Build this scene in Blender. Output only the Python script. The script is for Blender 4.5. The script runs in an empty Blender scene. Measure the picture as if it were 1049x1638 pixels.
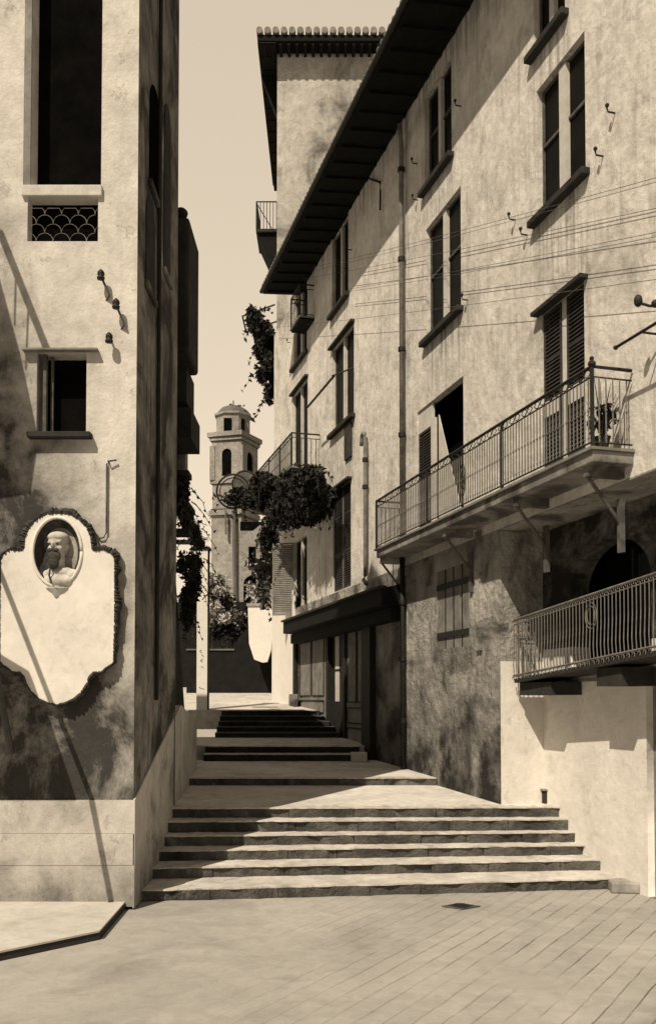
import bpy, bmesh, math, random
from mathutils import Vector, Matrix
random.seed(7)
R = math.radians
sc = bpy.context.scene
C = sc.collection
sc.view_settings.view_transform = 'Standard'; sc.view_settings.look = 'None'
sc.view_settings.exposure = 0; sc.view_settings.gamma = 1

# ------------------------------------------------------------ camera
FPX, HZ, EYE, PITCH = 1500.0, 1120.0, 2.5, R(2.0)
YC = HZ - FPX*math.tan(PITCH)
cam = bpy.data.cameras.new('camera'); co = bpy.data.objects.new('camera', cam); C.objects.link(co)
cam.sensor_width = 36; cam.lens = FPX/1638*36
cam.shift_y = (YC-819)/1638
cam.clip_start = .1; cam.clip_end = 3000
co.location = (0, 0, EYE); co.rotation_euler = (R(90)+PITCH, 0, 0)
sc.camera = co

def ray(px, py):
    u = (px-524.5)/FPX; v = (YC-py)/FPX
    return Vector((u, math.cos(PITCH)-v*math.sin(PITCH), math.sin(PITCH)+v*math.cos(PITCH)))
def at(px, py, Y):
    d = ray(px, py); return Vector((0, 0, EYE)) + d*(Y/d.y)

# street front of the tall house on the right: local x runs up the street, y stands out of the wall
TD = Vector((-.286, 1, 0)).normalized(); ND = Vector((-TD.y, TD.x, 0)); P0 = Vector((6.752, 0, 0))
FROT = math.atan2(TD.y, TD.x)
def fa(px, py, out=0.0):
    d = ray(px, py); c = Vector((0, 0, EYE))
    k = (out-(c-P0).dot(ND))/d.dot(ND)
    p = c+d*k
    return (p-P0).dot(TD), p.z
def fw(s, out, z):
    p = P0+TD*s+ND*out; return Vector((p.x, p.y, z))

# ------------------------------------------------------------ materials
def sep(v, t=1.0): return (v, v*(1-.04*t), v*(1-.10*t), 1)
def N(nt, t, **k):
    n = nt.nodes.new(t)
    for a, b in k.items():
        try: setattr(n, a, b)
        except Exception: n.inputs[a].default_value = b
    return n
def mat(name, a, b=None, scale=2.0, rough=.9, bump=.3, bscale=12, bdist=.02, streak=0, sc_v=.02, stain=0,
        stain_v=.05, stain_scale=.6, stain_lo=.52, grain=.25, tint=1.0, fine=90, spec=.2, zstain_shade=None, joints=None, mottle=.22, flake=0):
    b = a*.75 if b is None else b
    m = bpy.data.materials.new(name); m.use_nodes = True; nt = m.node_tree; L = nt.links.new
    bs = nt.nodes['Principled BSDF']; bs.inputs['Roughness'].default_value = rough
    bs.inputs['Specular IOR Level'].default_value = spec
    tc = N(nt, 'ShaderNodeTexCoord'); src = tc.outputs['Object']
    def noise(s, det=6, mp=None, rgh=.6, dist=0):
        n = N(nt, 'ShaderNodeTexNoise'); n.inputs['Scale'].default_value = s; n.inputs['Detail'].default_value = det
        n.inputs['Roughness'].default_value = rgh; n.inputs['Distortion'].default_value = dist
        if mp:
            q = N(nt, 'ShaderNodeMapping'); q.inputs['Scale'].default_value = mp; L(src, q.inputs[0]); L(q.outputs[0], n.inputs['Vector'])
        else: L(src, n.inputs['Vector'])
        return n.outputs['Fac']
    def ramp(f, lo, hi):
        r = N(nt, 'ShaderNodeMapRange'); r.inputs['From Min'].default_value = lo; r.inputs['From Max'].default_value = hi
        L(f, r.inputs['Value']); return r.outputs['Result']
    def mix(f, c1, c2, bt='MIX'):
        x = N(nt, 'ShaderNodeMix'); x.data_type = 'RGBA'; x.blend_type = bt
        if isinstance(f, float): x.inputs[0].default_value = f
        else: L(f, x.inputs[0])
        for c, i in ((c1, 6), (c2, 7)):
            if isinstance(c, tuple): x.inputs[i].default_value = c
            else: L(c, x.inputs[i])
        return x.outputs[2]
    def math_(op, p, q):
        x = N(nt, 'ShaderNodeMath'); x.operation = op
        for i, c in enumerate((p, q)):
            if isinstance(c, (int, float)): x.inputs[i].default_value = c
            else: L(c, x.inputs[i])
        return x.outputs[0]
    col = mix(ramp(noise(scale, 8, dist=.4), .35, .68), sep(a, tint), sep(b, tint))
    if streak:
        f = ramp(noise(1.0, 6, (7, 7, .45), .65, .3), .50, .78)
        g = ramp(noise(.9, 3), .35, .65)
        f = math_('MULTIPLY', math_('MULTIPLY', f, g), streak)
        col = mix(f, col, sep(sc_v, tint))
    if stain:
        f = math_('MULTIPLY', ramp(noise(stain_scale, 8, None, .62, .8), stain_lo, stain_lo+.12), stain)
        col = mix(f, col, sep(stain_v, tint))
    if zstain_shade:                                # stain at the foot of a wall; on some walls also painted shade
        z0, z1, amt, zv = zstain_shade[:4]
        sx = N(nt, 'ShaderNodeSeparateXYZ'); L(src, sx.inputs[0])
        h = math_('ADD', sx.outputs['Z'], math_('MULTIPLY', math_('SUBTRACT', noise(1.2, 6, None, .6, 1.0), .5), (z1-z0)*1.6))
        if len(zstain_shade) > 4: h = math_('ADD', h, math_('MULTIPLY', math_('ADD', sx.outputs['X'], zstain_shade[5]), zstain_shade[4]))
        f = math_('MULTIPLY', math_('SUBTRACT', 1.0, ramp(h, z0, z1)), amt)
        f = math_('MULTIPLY', f, ramp(noise(1.1, 10, (1.1, 1.1, .8), .7, .3), .22, .62))
        cl = N(nt, 'ShaderNodeClamp'); L(f, cl.inputs[0])
        col = mix(cl.outputs[0], col, sep(zv, tint))
    col = mix(ramp(noise(4.5, 10, (1, 1, .8), .75, .6), .32, .62), mix(1.0, col, (1-mottle, 1-mottle*1.05, 1-mottle*1.1, 1), 'MULTIPLY'), col)
    if flake:
        fn = noise(2.6, 10, (1, 1, .85), .72, .5); fk = ramp(fn, .615, .635); ed = math_('MULTIPLY', ramp(fn, .600, .615), math_('SUBTRACT', 1.0, ramp(fn, .615, .64)))
        col = mix(math_('MULTIPLY', fk, flake), col, mix(1.0, col, (.72, .70, .68, 1), 'MULTIPLY'))
        col = mix(math_('MULTIPLY', ed, flake*.8), col, sep(sc_v*.5, tint))
    gr = noise(fine, 2, None, .8)
    col = mix(grain, col, mix(ramp(gr, .3, .7), (.35, .35, .35, 1), (1.45, 1.45, 1.45, 1)), 'MULTIPLY') if False else mix(ramp(gr, .25, .75), mix(1.0, col, (1-grain, 1-grain, 1-grain, 1), 'MULTIPLY'), col)
    hgt = math_('ADD', math_('MULTIPLY', noise(bscale, 8, None, .65, .3), 1.0), math_('MULTIPLY', noise(bscale*.18, 4), 2.2))
    if joints:
        w, h_, dark, rot = joints
        mp = N(nt, 'ShaderNodeMapping'); mp.inputs['Rotation'].default_value = rot; L(src, mp.inputs[0])
        br = N(nt, 'ShaderNodeTexBrick'); br.inputs['Scale'].default_value = 1
        br.inputs['Brick Width'].default_value = w; br.inputs['Row Height'].default_value = h_
        br.inputs['Mortar Size'].default_value = .008; br.inputs['Mortar Smooth'].default_value = .2
        br.inputs['Color1'].default_value = (1, 1, 1, 1); br.inputs['Color2'].default_value = (.86, .86, .86, 1)
        br.inputs['Mortar'].default_value = (.30, .28, .26, 1)
        nz = N(nt, 'ShaderNodeTexNoise'); nz.inputs['Scale'].default_value = 1.6; nz.inputs['Detail'].default_value = 4; L(src, nz.inputs['Vector'])
        va = N(nt, 'ShaderNodeVectorMath'); va.operation = 'MULTIPLY_ADD'; L(nz.outputs['Color'], va.inputs[0]); va.inputs[1].default_value = (.05, .05, 0); L(mp.outputs[0], va.inputs[2])
        L(va.outputs[0], br.inputs['Vector'])
        sxx = N(nt, 'ShaderNodeSeparateXYZ'); L(src, sxx.inputs[0]); col = mix(math_('MULTIPLY', ramp(noise(.9, 5), .36, .60), ramp(sxx.outputs['X'], -1.2, 1.6)), col, mix(1.0, col, br.outputs['Color'], 'MULTIPLY'))
        hgt = math_('ADD', hgt, math_('MULTIPLY', br.outputs['Fac'], -.5))
    L(col, bs.inputs['Base Color'])
    bp = N(nt, 'ShaderNodeBump'); bp.inputs['Strength'].default_value = bump; bp.inputs['Distance'].default_value = bdist
    L(hgt, bp.inputs['Height']); L(bp.outputs[0], bs.inputs['Normal'])
    return m

M = {}
M['facade'] = mat('lime_plaster_facade', .90, .74, .9, bump=.5, bscale=4, bdist=.07, mottle=.3, flake=.4, streak=.75, sc_v=.18, stain=.6, stain_v=.42, stain_scale=.7, stain_lo=.55, zstain_shade=(1.4, 3.6, .95, .07))
M['facadelow'] = mat('stained_shade_toned_plaster', .58, .26, 1.0, flake=.8, bump=.9, bscale=8, bdist=.08, streak=.8, sc_v=.05, stain=.8, stain_v=.08, stain_scale=1.0, stain_lo=.52, zstain_shade=(1.2, 3.5, 1.25, .03))  # real stains, with the shade below the balcony also darkened into the colour
M['white'] = mat('whitewashed_plaster', .90, .80, 1.4, flake=.3, bump=.4, bscale=7, bdist=.03, streak=.3, sc_v=.35, stain=.3, stain_v=.4, stain_lo=.58, mottle=.15)
M['bright'] = mat('bright_whitewash', .90, .84, 1.4, mottle=.08, bump=.3, bscale=9, bdist=.02, stain=.2, stain_v=.3, stain_lo=.66, stain_scale=3)
M['front'] = mat('front_plaster', .80, .62, 1.6, flake=.5, bump=.35, bscale=16, bdist=.03, streak=.3, sc_v=.18, stain=.35, stain_v=.24, stain_scale=1.3, stain_lo=.56, zstain_shade=(3.0, 6.4, 1.25, .055, 2.6, .65))  # lower left darkening: weathering plus wall shadow put into the colour
M['frontlow'] = mat('weathered_plaster', .40, .10, .9, bump=.5, bscale=14, bdist=.04, streak=.5, sc_v=.03, stain=.8, stain_v=.05, stain_scale=.55, stain_lo=.48)
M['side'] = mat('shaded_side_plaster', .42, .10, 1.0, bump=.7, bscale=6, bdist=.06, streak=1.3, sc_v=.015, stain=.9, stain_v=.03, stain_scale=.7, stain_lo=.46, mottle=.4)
M['dark'] = mat('dark_shade_plaster', .045, .02, 2, bump=.5, streak=.5)  # near-black base colour carries the shade of the left row
M['plinth'] = mat('rendered_plinth', .68, .5, 1.2, flake=.4, bump=.35, bscale=30, bdist=.015, stain=.6, stain_v=.2, stain_scale=1.1, stain_lo=.54, zstain_shade=(.12, .75, .9, .10))
M['plaque'] = mat('pale_marble', .84, .70, 1.5, bump=.2, bscale=10, bdist=.015, streak=.5, sc_v=.35, grain=.12, stain=.35, stain_v=.35, stain_scale=2.5, stain_lo=.6, mottle=.1)
M['marble'] = mat('bust_marble', .74, .42, 7, bump=.5, bscale=40, bdist=.008, grain=.2, stain=.8, stain_v=.12, stain_scale=7, stain_lo=.55)
M['carved'] = mat('weathered_carving', .09, .025, 9, bump=.8, bscale=40, bdist=.01)
M['ground'] = mat('paving', .48, .38, .5, bump=.2, bscale=25, bdist=.012, mottle=.2, stain=.55, stain_v=.22, stain_scale=.45, stain_lo=.54, joints=(11, .2, -1, (0, 0, R(-59.4))))
M['landing'] = mat('worn_stone_paving', .84, .64, .8, mottle=.28, bump=.4, bscale=14, bdist=.02, stain=.3, stain_v=.25, stain_scale=.9)
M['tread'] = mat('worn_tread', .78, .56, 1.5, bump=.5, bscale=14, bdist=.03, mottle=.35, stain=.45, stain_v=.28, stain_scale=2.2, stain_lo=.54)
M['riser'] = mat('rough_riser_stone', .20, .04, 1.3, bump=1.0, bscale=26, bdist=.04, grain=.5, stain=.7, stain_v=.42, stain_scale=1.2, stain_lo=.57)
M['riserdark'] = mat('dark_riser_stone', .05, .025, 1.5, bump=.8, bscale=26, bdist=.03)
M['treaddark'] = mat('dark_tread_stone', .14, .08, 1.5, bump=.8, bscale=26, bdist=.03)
M['kerb'] = mat('pale_kerb', .62, .5, 1.5, bump=.2, bscale=14, bdist=.02, grain=.15)
M['kerbside'] = mat('kerb_side', .06, .03, 3, bump=.6)
M['iron'] = mat('dark_iron', .035, .02, 8, rough=.6, bump=.2)
M['rust'] = mat('weathered_iron', .16, .06, 6, rough=.8, bump=.3)
M['glass'] = mat('dark_window_glass', .010, .005, 3, rough=.5, bump=.05, spec=.05)
M['void'] = mat('dark_interior', .008, .004, 3, bump=.1, spec=0)
M['shutter'] = mat('dark_louvre', .07, .03, 4, rough=.8, bump=.3)
M['frame'] = mat('pale_painted_wood', .72, .6, 4, bump=.15, rough=.7)
M['framedim'] = mat('grey_painted_wood', .30, .18, 4, bump=.2, rough=.7)
M['wood'] = mat('old_door_wood', .32, .16, 3, bump=.3, streak=.6, sc_v=.04, rough=.8)
M['wooddark'] = mat('black_painted_wood', .03, .018, 3, bump=.2, rough=.7)
M['slate'] = mat('dark_sill_stone', .05, .03, 5, bump=.4)
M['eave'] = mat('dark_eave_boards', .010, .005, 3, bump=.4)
M['tile'] = mat('roof_tile', .35, .18, 5, bump=.5)
M['pipe'] = mat('grey_pipe', .30, .15, 5, bump=.3, rough=.7, streak=.5, sc_v=.06)
M['tower'] = mat('church_plaster', .50, .33, .5, flake=.6, mottle=.45, bump=.6, bscale=3, bdist=.1, streak=.4, sc_v=.22, stain=.4, stain_v=.25, stain_scale=.3)
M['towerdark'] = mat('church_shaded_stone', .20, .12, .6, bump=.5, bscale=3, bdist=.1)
M['house2'] = mat('back_house_plaster', .66, .42, .4, flake=.6, mottle=.35, bump=.5, bscale=3, bdist=.08, streak=.6, sc_v=.2, stain=.9, stain_v=.14, stain_scale=.4, stain_lo=.50)
M['hedge'] = mat('dark_stone_wall', .016, .008, 3, bump=.7)
M['leaf'] = mat('dark_leaf', .035, .015, 5, bump=.1, rough=.7, grain=.1)
M['leaf2'] = mat('mid_leaf', .12, .05, 5, bump=.1, rough=.7, grain=.1)
M['paleleaf'] = mat('pale_leaf', .55, .3, 5, bump=.1, rough=.8, grain=.1)
M['bark'] = mat('bark', .08, .04, 5)
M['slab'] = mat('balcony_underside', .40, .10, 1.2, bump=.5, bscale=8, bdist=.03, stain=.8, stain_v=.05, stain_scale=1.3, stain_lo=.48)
M['palerail'] = mat('worn_rail_iron', .26, .12, 6, rough=.8, bump=.2)
M['cloth'] = mat('pale_cloth', .6, .4, 3, bump=.3)
M['stonewhite'] = mat('white_stone', .75, .6, 3, bump=.3)

# ------------------------------------------------------------ mesh helpers
class MB:
    def __init__(s): s.v = []; s.f = []
    def add(s, vs, fs):
        n = len(s.v); s.v += [Vector(p) for p in vs]; s.f += [tuple(i+n for i in f) for f in fs]; return s
    def box(s, x0, x1, y0, y1, z0, z1):
        return s.hexa([(x0,y0,z0),(x1,y0,z0),(x1,y1,z0),(x0,y1,z0),(x0,y0,z1),(x1,y0,z1),(x1,y1,z1),(x0,y1,z1)])
    def hexa(s, p): return s.add(p, [(3,2,1,0),(4,5,6,7),(0,1,5,4),(1,2,6,5),(2,3,7,6),(3,0,4,7)])
    def quad(s, *p): return s.add(p, [tuple(range(len(p)))])
    def prism(s, pts, off):                   # pts: loop of 3D points, off: extrusion vector
        n = len(pts); off = Vector(off); a = [Vector(p) for p in pts]; b = [p+off for p in a]
        return s.add(a+b, [tuple(range(n))[::-1], tuple(range(n, 2*n))]+[(i, (i+1)%n, n+(i+1)%n, n+i) for i in range(n)])
    def tube(s, path, r, n=6, caps=True):
        path = [Vector(p) for p in path]; rs = r if isinstance(r, (list, tuple)) else [r]*len(path); rings = []
        for i, p in enumerate(path):
            d = (path[min(i+1, len(path)-1)]-path[max(i-1, 0)]).normalized()
            a = Vector((0, 0, 1)) if abs(d.z) < .9 else Vector((1, 0, 0))
            u = d.cross(a).normalized(); w = d.cross(u)
            rings.append([p+(u*math.cos(2*math.pi*k/n)+w*math.sin(2*math.pi*k/n))*rs[i] for k in range(n)])
        vs = [q for g in rings for q in g]; fs = []
        for i in range(len(path)-1):
            for k in range(n): fs.append((i*n+k, i*n+(k+1)%n, (i+1)*n+(k+1)%n, (i+1)*n+k))
        if caps: fs += [tuple(range(n))[::-1], tuple(range((len(path)-1)*n, len(path)*n))]
        return s.add(vs, fs)
    def lathe(s, prof, c, n=12):
        c = Vector(c); vs = [c+Vector((r*math.cos(2*math.pi*k/n), r*math.sin(2*math.pi*k/n), z)) for r, z in prof for k in range(n)]
        fs = [(i*n+k, i*n+(k+1)%n, (i+1)*n+(k+1)%n, (i+1)*n+k) for i in range(len(prof)-1) for k in range(n)]
        fs += [tuple(range(n))[::-1], tuple(range((len(prof)-1)*n, len(prof)*n))]
        return s.add(vs, fs)
    def ball(s, c, r, seg=10, rn=6, jit=0):
        c = Vector(c); r = Vector(r if isinstance(r, (tuple, list)) else (r, r, r)); vs = []; fs = []
        for i in range(rn+1):
            th = math.pi*i/rn
            for k in range(seg):
                ph = 2*math.pi*k/seg; j = 1+random.uniform(-jit, jit)
                vs.append(c+Vector((r.x*math.sin(th)*math.cos(ph)*j, r.y*math.sin(th)*math.sin(ph)*j, r.z*math.cos(th)*j)))
        for i in range(rn):
            for k in range(seg): fs.append((i*seg+k, (i+1)*seg+k, (i+1)*seg+(k+1)%seg, i*seg+(k+1)%seg))
        return s.add(vs, fs)
    def leaves(s, blobs, n, size=.08, sz=None):
        for _ in range(n):
            c, r = random.choice(blobs); c = Vector(c)
            while True:
                q = Vector([random.uniform(-1, 1) for _ in range(3)])
                if q.length <= 1: break
            q = q*(.55+.45*random.random())
            p = c+Vector((q.x*r[0], q.y*r[1], q.z*r[2])); l = size*random.uniform(.6, 1.4)
            a = Vector([random.gauss(0, 1) for _ in range(3)]).normalized(); b = a.orthogonal().normalized()
            b.rotate(Matrix.Rotation(random.uniform(0, 6.28), 3, a)); 
            s.add([p-a*l, p+b*l*.45, p+a*l, p-b*l*.45], [(0, 1, 2, 3)])
        return s
    def build(s, name, m, parent=None, smooth=False, bevel=0):
        me = bpy.data.meshes.new(name); me.from_pydata([tuple(p) for p in s.v], [], s.f)
        bm = bmesh.new(); bm.from_mesh(me)
        bmesh.ops.remove_doubles(bm, verts=bm.verts, dist=1e-5)
        bmesh.ops.recalc_face_normals(bm, faces=bm.faces); bm.to_mesh(me); bm.free()
        me.materials.append(M[m] if isinstance(m, str) else m)
        if smooth: me.shade_smooth()
        o = bpy.data.objects.new(name, me); C.objects.link(o)
        if parent: o.parent = parent
        if bevel:
            b = o.modifiers.new('bevel', 'BEVEL'); b.width = bevel; b.segments = 2; b.limit_method = 'ANGLE'
        return o
def tag(o, label=None, cat=None, group=None, kind=None):
    if label: o['label'] = label
    if cat: o['category'] = cat
    if group: o['group'] = group
    if kind: o['kind'] = kind
    return o
def empty(name, loc=(0, 0, 0), rz=0):
    o = bpy.data.objects.new(name, None); C.objects.link(o); o.location = loc; o.rotation_euler = (0, 0, rz)
    o.empty_display_size = .2; return o
def copyto(o, parent, loc=None, rot=None):
    c = o.copy(); C.objects.link(c); c.parent = parent
    if loc is not None: c.location = loc
    if rot is not None: c.rotation_euler = rot
    return c
def wall_holes(mb, x0, x1, z0, z1, holes, y=0, depth=.3, xs_extra=(), zs_extra=()):
    """flat wall in local xz plane facing +y with rectangular openings and their reveals"""
    xs = sorted({x0, x1, *xs_extra, *[min(max(h[0], x0), x1) for h in holes], *[min(max(h[1], x0), x1) for h in holes]})
    zs = sorted({z0, z1, *zs_extra, *[min(max(h[2], z0), z1) for h in holes], *[min(max(h[3], z0), z1) for h in holes]})
    for i in range(len(xs)-1):
        for j in range(len(zs)-1):
            cx, cz = (xs[i]+xs[i+1])/2, (zs[j]+zs[j+1])/2
            if any(h[0] < cx < h[1] and h[2] < cz < h[3] for h in holes): continue
            mb.quad((xs[i], y, zs[j]), (xs[i+1], y, zs[j]), (xs[i+1], y, zs[j+1]), (xs[i], y, zs[j+1]))
    for a, b, c, d in holes:
        q = y-depth
        mb.quad((a, y, c), (b, y, c), (b, q, c), (a, q, c)); mb.quad((a, y, d), (b, y, d), (b, q, d), (a, q, d))
        mb.quad((a, y, c), (a, y, d), (a, q, d), (a, q, c)); mb.quad((b, y, c), (b, y, d), (b, q, d), (b, q, c))
def flat2d(name, loops, m, depth, parent=None, bevel=0):
    """filled 2D outline (first loop outer, others holes) in local xy, extruded by depth, as a mesh"""
    cu = bpy.data.curves.new(name, 'CURVE'); cu.dimensions = '2D'; cu.fill_mode = 'BOTH'; cu.extrude = depth/2; cu.bevel_depth = bevel
    for lp in loops:
        sp = cu.splines.new('POLY'); sp.points.add(len(lp)-1); sp.use_cyclic_u = True
        for i, p in enumerate(lp): sp.points[i].co = (p[0], p[1], 0, 1)
    t = bpy.data.objects.new('tmp', cu); C.objects.link(t)
    dg = bpy.context.evaluated_depsgraph_get(); me = bpy.data.meshes.new_from_object(t.evaluated_get(dg))
    bpy.data.objects.remove(t); me.name = name; me.materials.clear(); me.materials.append(M[m])
    o = bpy.data.objects.new(name, me); C.objects.link(o)
    if parent: o.parent = parent
    return o

# ------------------------------------------------------------ ground, stairs
LX = -2.33                                     # face of the left house along the street
YF = 11.3                                      # face of the left house towards the square
g = MB().quad((-600, -600, 0), (600, -600, 0), (600, 700, 0), (-600, 700, 0)).build('ground', 'ground')
tag(g, kind='structure')

def wx(Y): return 6.752-.286*Y                 # x of the right facade
def wwx(Y): return wx(Y)+.76                   # x of the white projecting base
# profile: (Y, z_bottom, z_top)
flA = [(11.75, 0, .148), (12.45, .148, .295), (12.95, .295, .44), (13.32, .44, .59), (13.62, .59, .755), (13.98, .755, .905)]
def flight(name, steps, yend, label, lx, rx, m_r, m_t, skew=0, blocks=True):
    root = empty(name, (0, steps[0][0], steps[0][1])); tag(root, label, 'staircase')
    for i, (Y, z0, z1) in enumerate(steps):
        Yn = steps[i+1][0] if i+1 < len(steps) else yend
        xl, xr = lx(Y), rx(Y)
        def yy(x, k=0): return Y-steps[0][0]-skew*(x-xl)/(xr-xl)*max(0, 1-i/len(steps))
        n = max(2, int((xr-xl)/.85)) if blocks else 1
        cuts = [xl]+sorted(xl+(xr-xl)*(k+random.uniform(-.25, .25))/n for k in range(1, n))+[xr]
        mb = MB(); mt = MB()
        for k in range(len(cuts)-1):
            a, b = cuts[k]+.004, cuts[k+1]-.004; j = random.uniform(-.018, .018); jz = random.uniform(-.008, .008)
            sub = 7
            for q in range(sub):                # wobbling worn front edge
                a1, b1 = a+(b-a)*q/sub, a+(b-a)*(q+1)/sub
                e1 = .014*math.sin(a1*9+i*3)+.012*math.sin(a1*31+i); e2 = .014*math.sin(b1*9+i*3)+.012*math.sin(b1*31+i)
                ya, yb = yy(a1)+j+e1, yy(b1)+j+e2
                mb.hexa([(a1,ya+.01,z0-.1-steps[0][1]),(b1,yb+.01,z0-.1-steps[0][1]),(b1,yb+.5,z0-.1-steps[0][1]),(a1,ya+.5,z0-.1-steps[0][1]),
                         (a1,ya,z1-.022+jz-steps[0][1]),(b1,yb,z1-.022+jz-steps[0][1]),(b1,yb+.5,z1-.022-steps[0][1]),(a1,ya+.5,z1-.022-steps[0][1])])
        mb.build('riser', m_r, root)
        nn = 70; jt = [(random.uniform(-.012, .008), random.uniform(-.007, .003)) for _ in range(nn+1)]
        for q in range(nn):
            a1, b1 = xl+(xr-xl)*q/nn, xl+(xr-xl)*(q+1)/nn
            e = lambda x: .014*math.sin(x*7+i*2)+.01*math.sin(x*23+i*5)-.012
            ya, yb = yy(a1)+e(a1)+jt[q][0], yy(b1)+e(b1)+jt[q+1][0]; z = z1-steps[0][1]; ye = Yn-steps[0][0]+.06+max(0, -skew)
            mt.hexa([(a1,ya,z-.021),(b1,yb,z-.021),(b1,ye,z-.021),(a1,ye,z-.021),(a1,ya,z+jt[q][1]),(b1,yb,z+jt[q+1][1]),(b1,ye,z),(a1,ye,z)])
        mt.build('tread', m_t, root)
    return root
lA = lambda Y: LX+.01
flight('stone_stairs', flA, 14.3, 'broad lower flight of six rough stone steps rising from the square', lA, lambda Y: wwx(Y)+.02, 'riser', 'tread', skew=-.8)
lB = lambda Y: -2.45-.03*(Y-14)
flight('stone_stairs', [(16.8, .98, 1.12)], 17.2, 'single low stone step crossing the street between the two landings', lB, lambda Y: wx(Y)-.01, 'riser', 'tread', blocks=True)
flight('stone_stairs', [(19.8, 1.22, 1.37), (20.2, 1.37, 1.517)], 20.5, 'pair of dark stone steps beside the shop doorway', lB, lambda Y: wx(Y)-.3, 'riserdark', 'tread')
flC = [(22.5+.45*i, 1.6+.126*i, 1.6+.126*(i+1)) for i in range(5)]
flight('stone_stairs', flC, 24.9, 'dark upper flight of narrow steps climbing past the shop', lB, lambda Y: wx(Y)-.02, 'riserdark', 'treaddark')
def path(name, Y0, Y1, z0, z1, m, xl=None, xr=None):
    a, b = xl or lB(Y0), xl or lB(Y1); c, d = (xr or wx(Y0)+.3), (xr or wx(Y1)+.3)
    mb = MB().hexa([(a-.5,Y0,z0-.5),(c,Y0,z0-.5),(d,Y1,z1-.5),(b-.5,Y1,z1-.5),(a-.5,Y0,z0),(c,Y0,z0),(d,Y1,z1),(b-.5,Y1,z1)])
    return tag(mb.build(name, m), kind='structure')
path('landing', 14.2, 17.0, .900, .985, 'landing', None, 3.6); path('landing', 17.05, 20.0, 1.12, 1.225, 'landing')
path('landing', 20.35, 22.7, 1.517, 1.61, 'tread'); path('path', 24.72, 42, 2.235, 3.15, 'tread', -9, 6)

# pavement in front of the left house
kz = .10
K = [at(-260, 1592, 1), at(0, 1530, 1), at(165, 1495, 1), at(206, 1446, 1)]
def gp(px, py, z=0):
    d = ray(px, py); k = (z-EYE)/d.z; return Vector((0, 0, EYE))+d*k
kk = [gp(-500, 1640, kz), gp(0, 1521, kz), gp(160, 1488, kz), gp(204, 1438, kz)]
loop = kk+[Vector((LX+.02, YF+.2, kz)), Vector((-8, YF+.2, kz))]
mb = MB().prism([(p.x, p.y, 0.0) for p in loop], (0, 0, kz-.02)); k1 = mb.build('pavement', 'kerbside'); tag(k1, kind='structure')
mb = MB().prism([(p.x, p.y-.012, kz-.019) for p in loop], (0, 0, .019)); k2 = mb.build('pavement_top', 'kerb'); tag(k2, kind='structure')
kb = MB().box(0, .5, 0, .3, 0, .14).build('kerb_stone', 'plinth', bevel=.02); p = gp(1000, 1428); kb.location = (p.x-.2, p.y-.05, 0); kb.rotation_euler = (0, 0, R(-8))
tag(kb, 'pale kerb stone at the right end of the lowest step', 'kerb stone')
# iron cover
p = gp(737, 1451)
mh = empty('drain_cover', (p.x, p.y, .004)); tag(mh, 'small dark diamond shaped drain cover in the paving below the stairs', 'drain cover')
a = .235
MB().prism([(-a, 0, 0), (0, -.16, 0), (a, 0, 0), (0, .16, 0)], (0, 0, .012)).build('cover', 'rust', mh)
mb = MB()
for t in range(-3, 4): mb.box(-.15+abs(t)*.03, .15-abs(t)*.03, t*.035-.006, t*.035+.006, .012, .02)
mb.build('grate', 'iron', mh)

# ------------------------------------------------------------ HOUSE A (right)
HA = empty('tall_house', P0, FROT)
tag(HA, 'tall pale plastered house lining the right side of the stepped street', 'house')
S_END = fa(438.5, 560)[0]; S_NEAR = 6.5; zE = (fa(421, 452, 1.05)[1]+fa(673, 0, 1.05)[1])/2; ZT = zE+.14
wins = []
def span(pl, pr, pt, pb, rec=0):
    zt = fa(pl, pt)[1]; zb = fa(pl, pb)[1]; pm = (pt+pb)/2
    return fa(pr, pm)[0], fa(pl, pm)[0], zb, zt
HZN = {}
def addw(key, pl, pr, pt, pb): HZN[key] = span(pl, pr, pt, pb); return HZN[key]
addw('top_right', 853, 903, -60, 88)
addw('up_right', 858, 936, 146, 352)
addw('door_right', 866, 935, 503, 765)
addw('up_mid', 679, 722, 158, 306)
addw('mid_mid', 681, 737, 368, 546)
addw('door_mid', 667, 741, 660, 800)
addw('up_far', 531, 557, 383, 505)
addw('mid_far', 531, 566, 560, 696)
addw('low_far', 533, 561, 788, 948)
addw('end_up', 470, 491, 470, 590)
addw('end_door', 468, 492, 634, 752)
addw('end_low', 470, 491, 868, 985)
a = HZN
LBO = .55; BZ = (fa(602, 892, LBO)[1]+fa(947, 712, LBO)[1])/2+.04                                      # long balcony floor
for k in ('door_right', 'door_mid'): a[k] = (a[k][0], a[k][1], BZ+.02, a[k][3])
a['end_door'] = (a['end_door'][0], a['end_door'][1], 8.55, a['end_door'][3])
# lower openings
a['shop'] = (fa(600, 1080)[0], fa(477, 1080)[0], 1.45, fa(540, 1000)[1])
a['store_window'] = (fa(750, 980)[0], fa(697, 980)[0], fa(697, 1040)[1], fa(697, 915)[1])
for k, v in a.items(): print('OPENING', k, [round(t, 2) for t in v])
holes = list(a.values())
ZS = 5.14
sC = fa(800, 1200)[0]; RD = -.72
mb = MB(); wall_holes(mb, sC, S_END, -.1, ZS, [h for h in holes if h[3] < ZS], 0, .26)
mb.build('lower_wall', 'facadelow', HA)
MB().box(sC-.03, sC-.002, RD-.3, -.004, -.1, 3.1).build('return_wall', 'white', HA); MB().box(sC-.032, sC-.002, RD-.3, -.003, 3.101, ZS-.03).build('shade_toned_return_wall', 'facadelow', HA)  # upper part takes darker plaster to paint the shade under the balcony
MB().box(S_NEAR, sC-.002, RD-.35, -.001, ZS-.02, ZS-.004).build('soffit', 'facadelow', HA)
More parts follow.
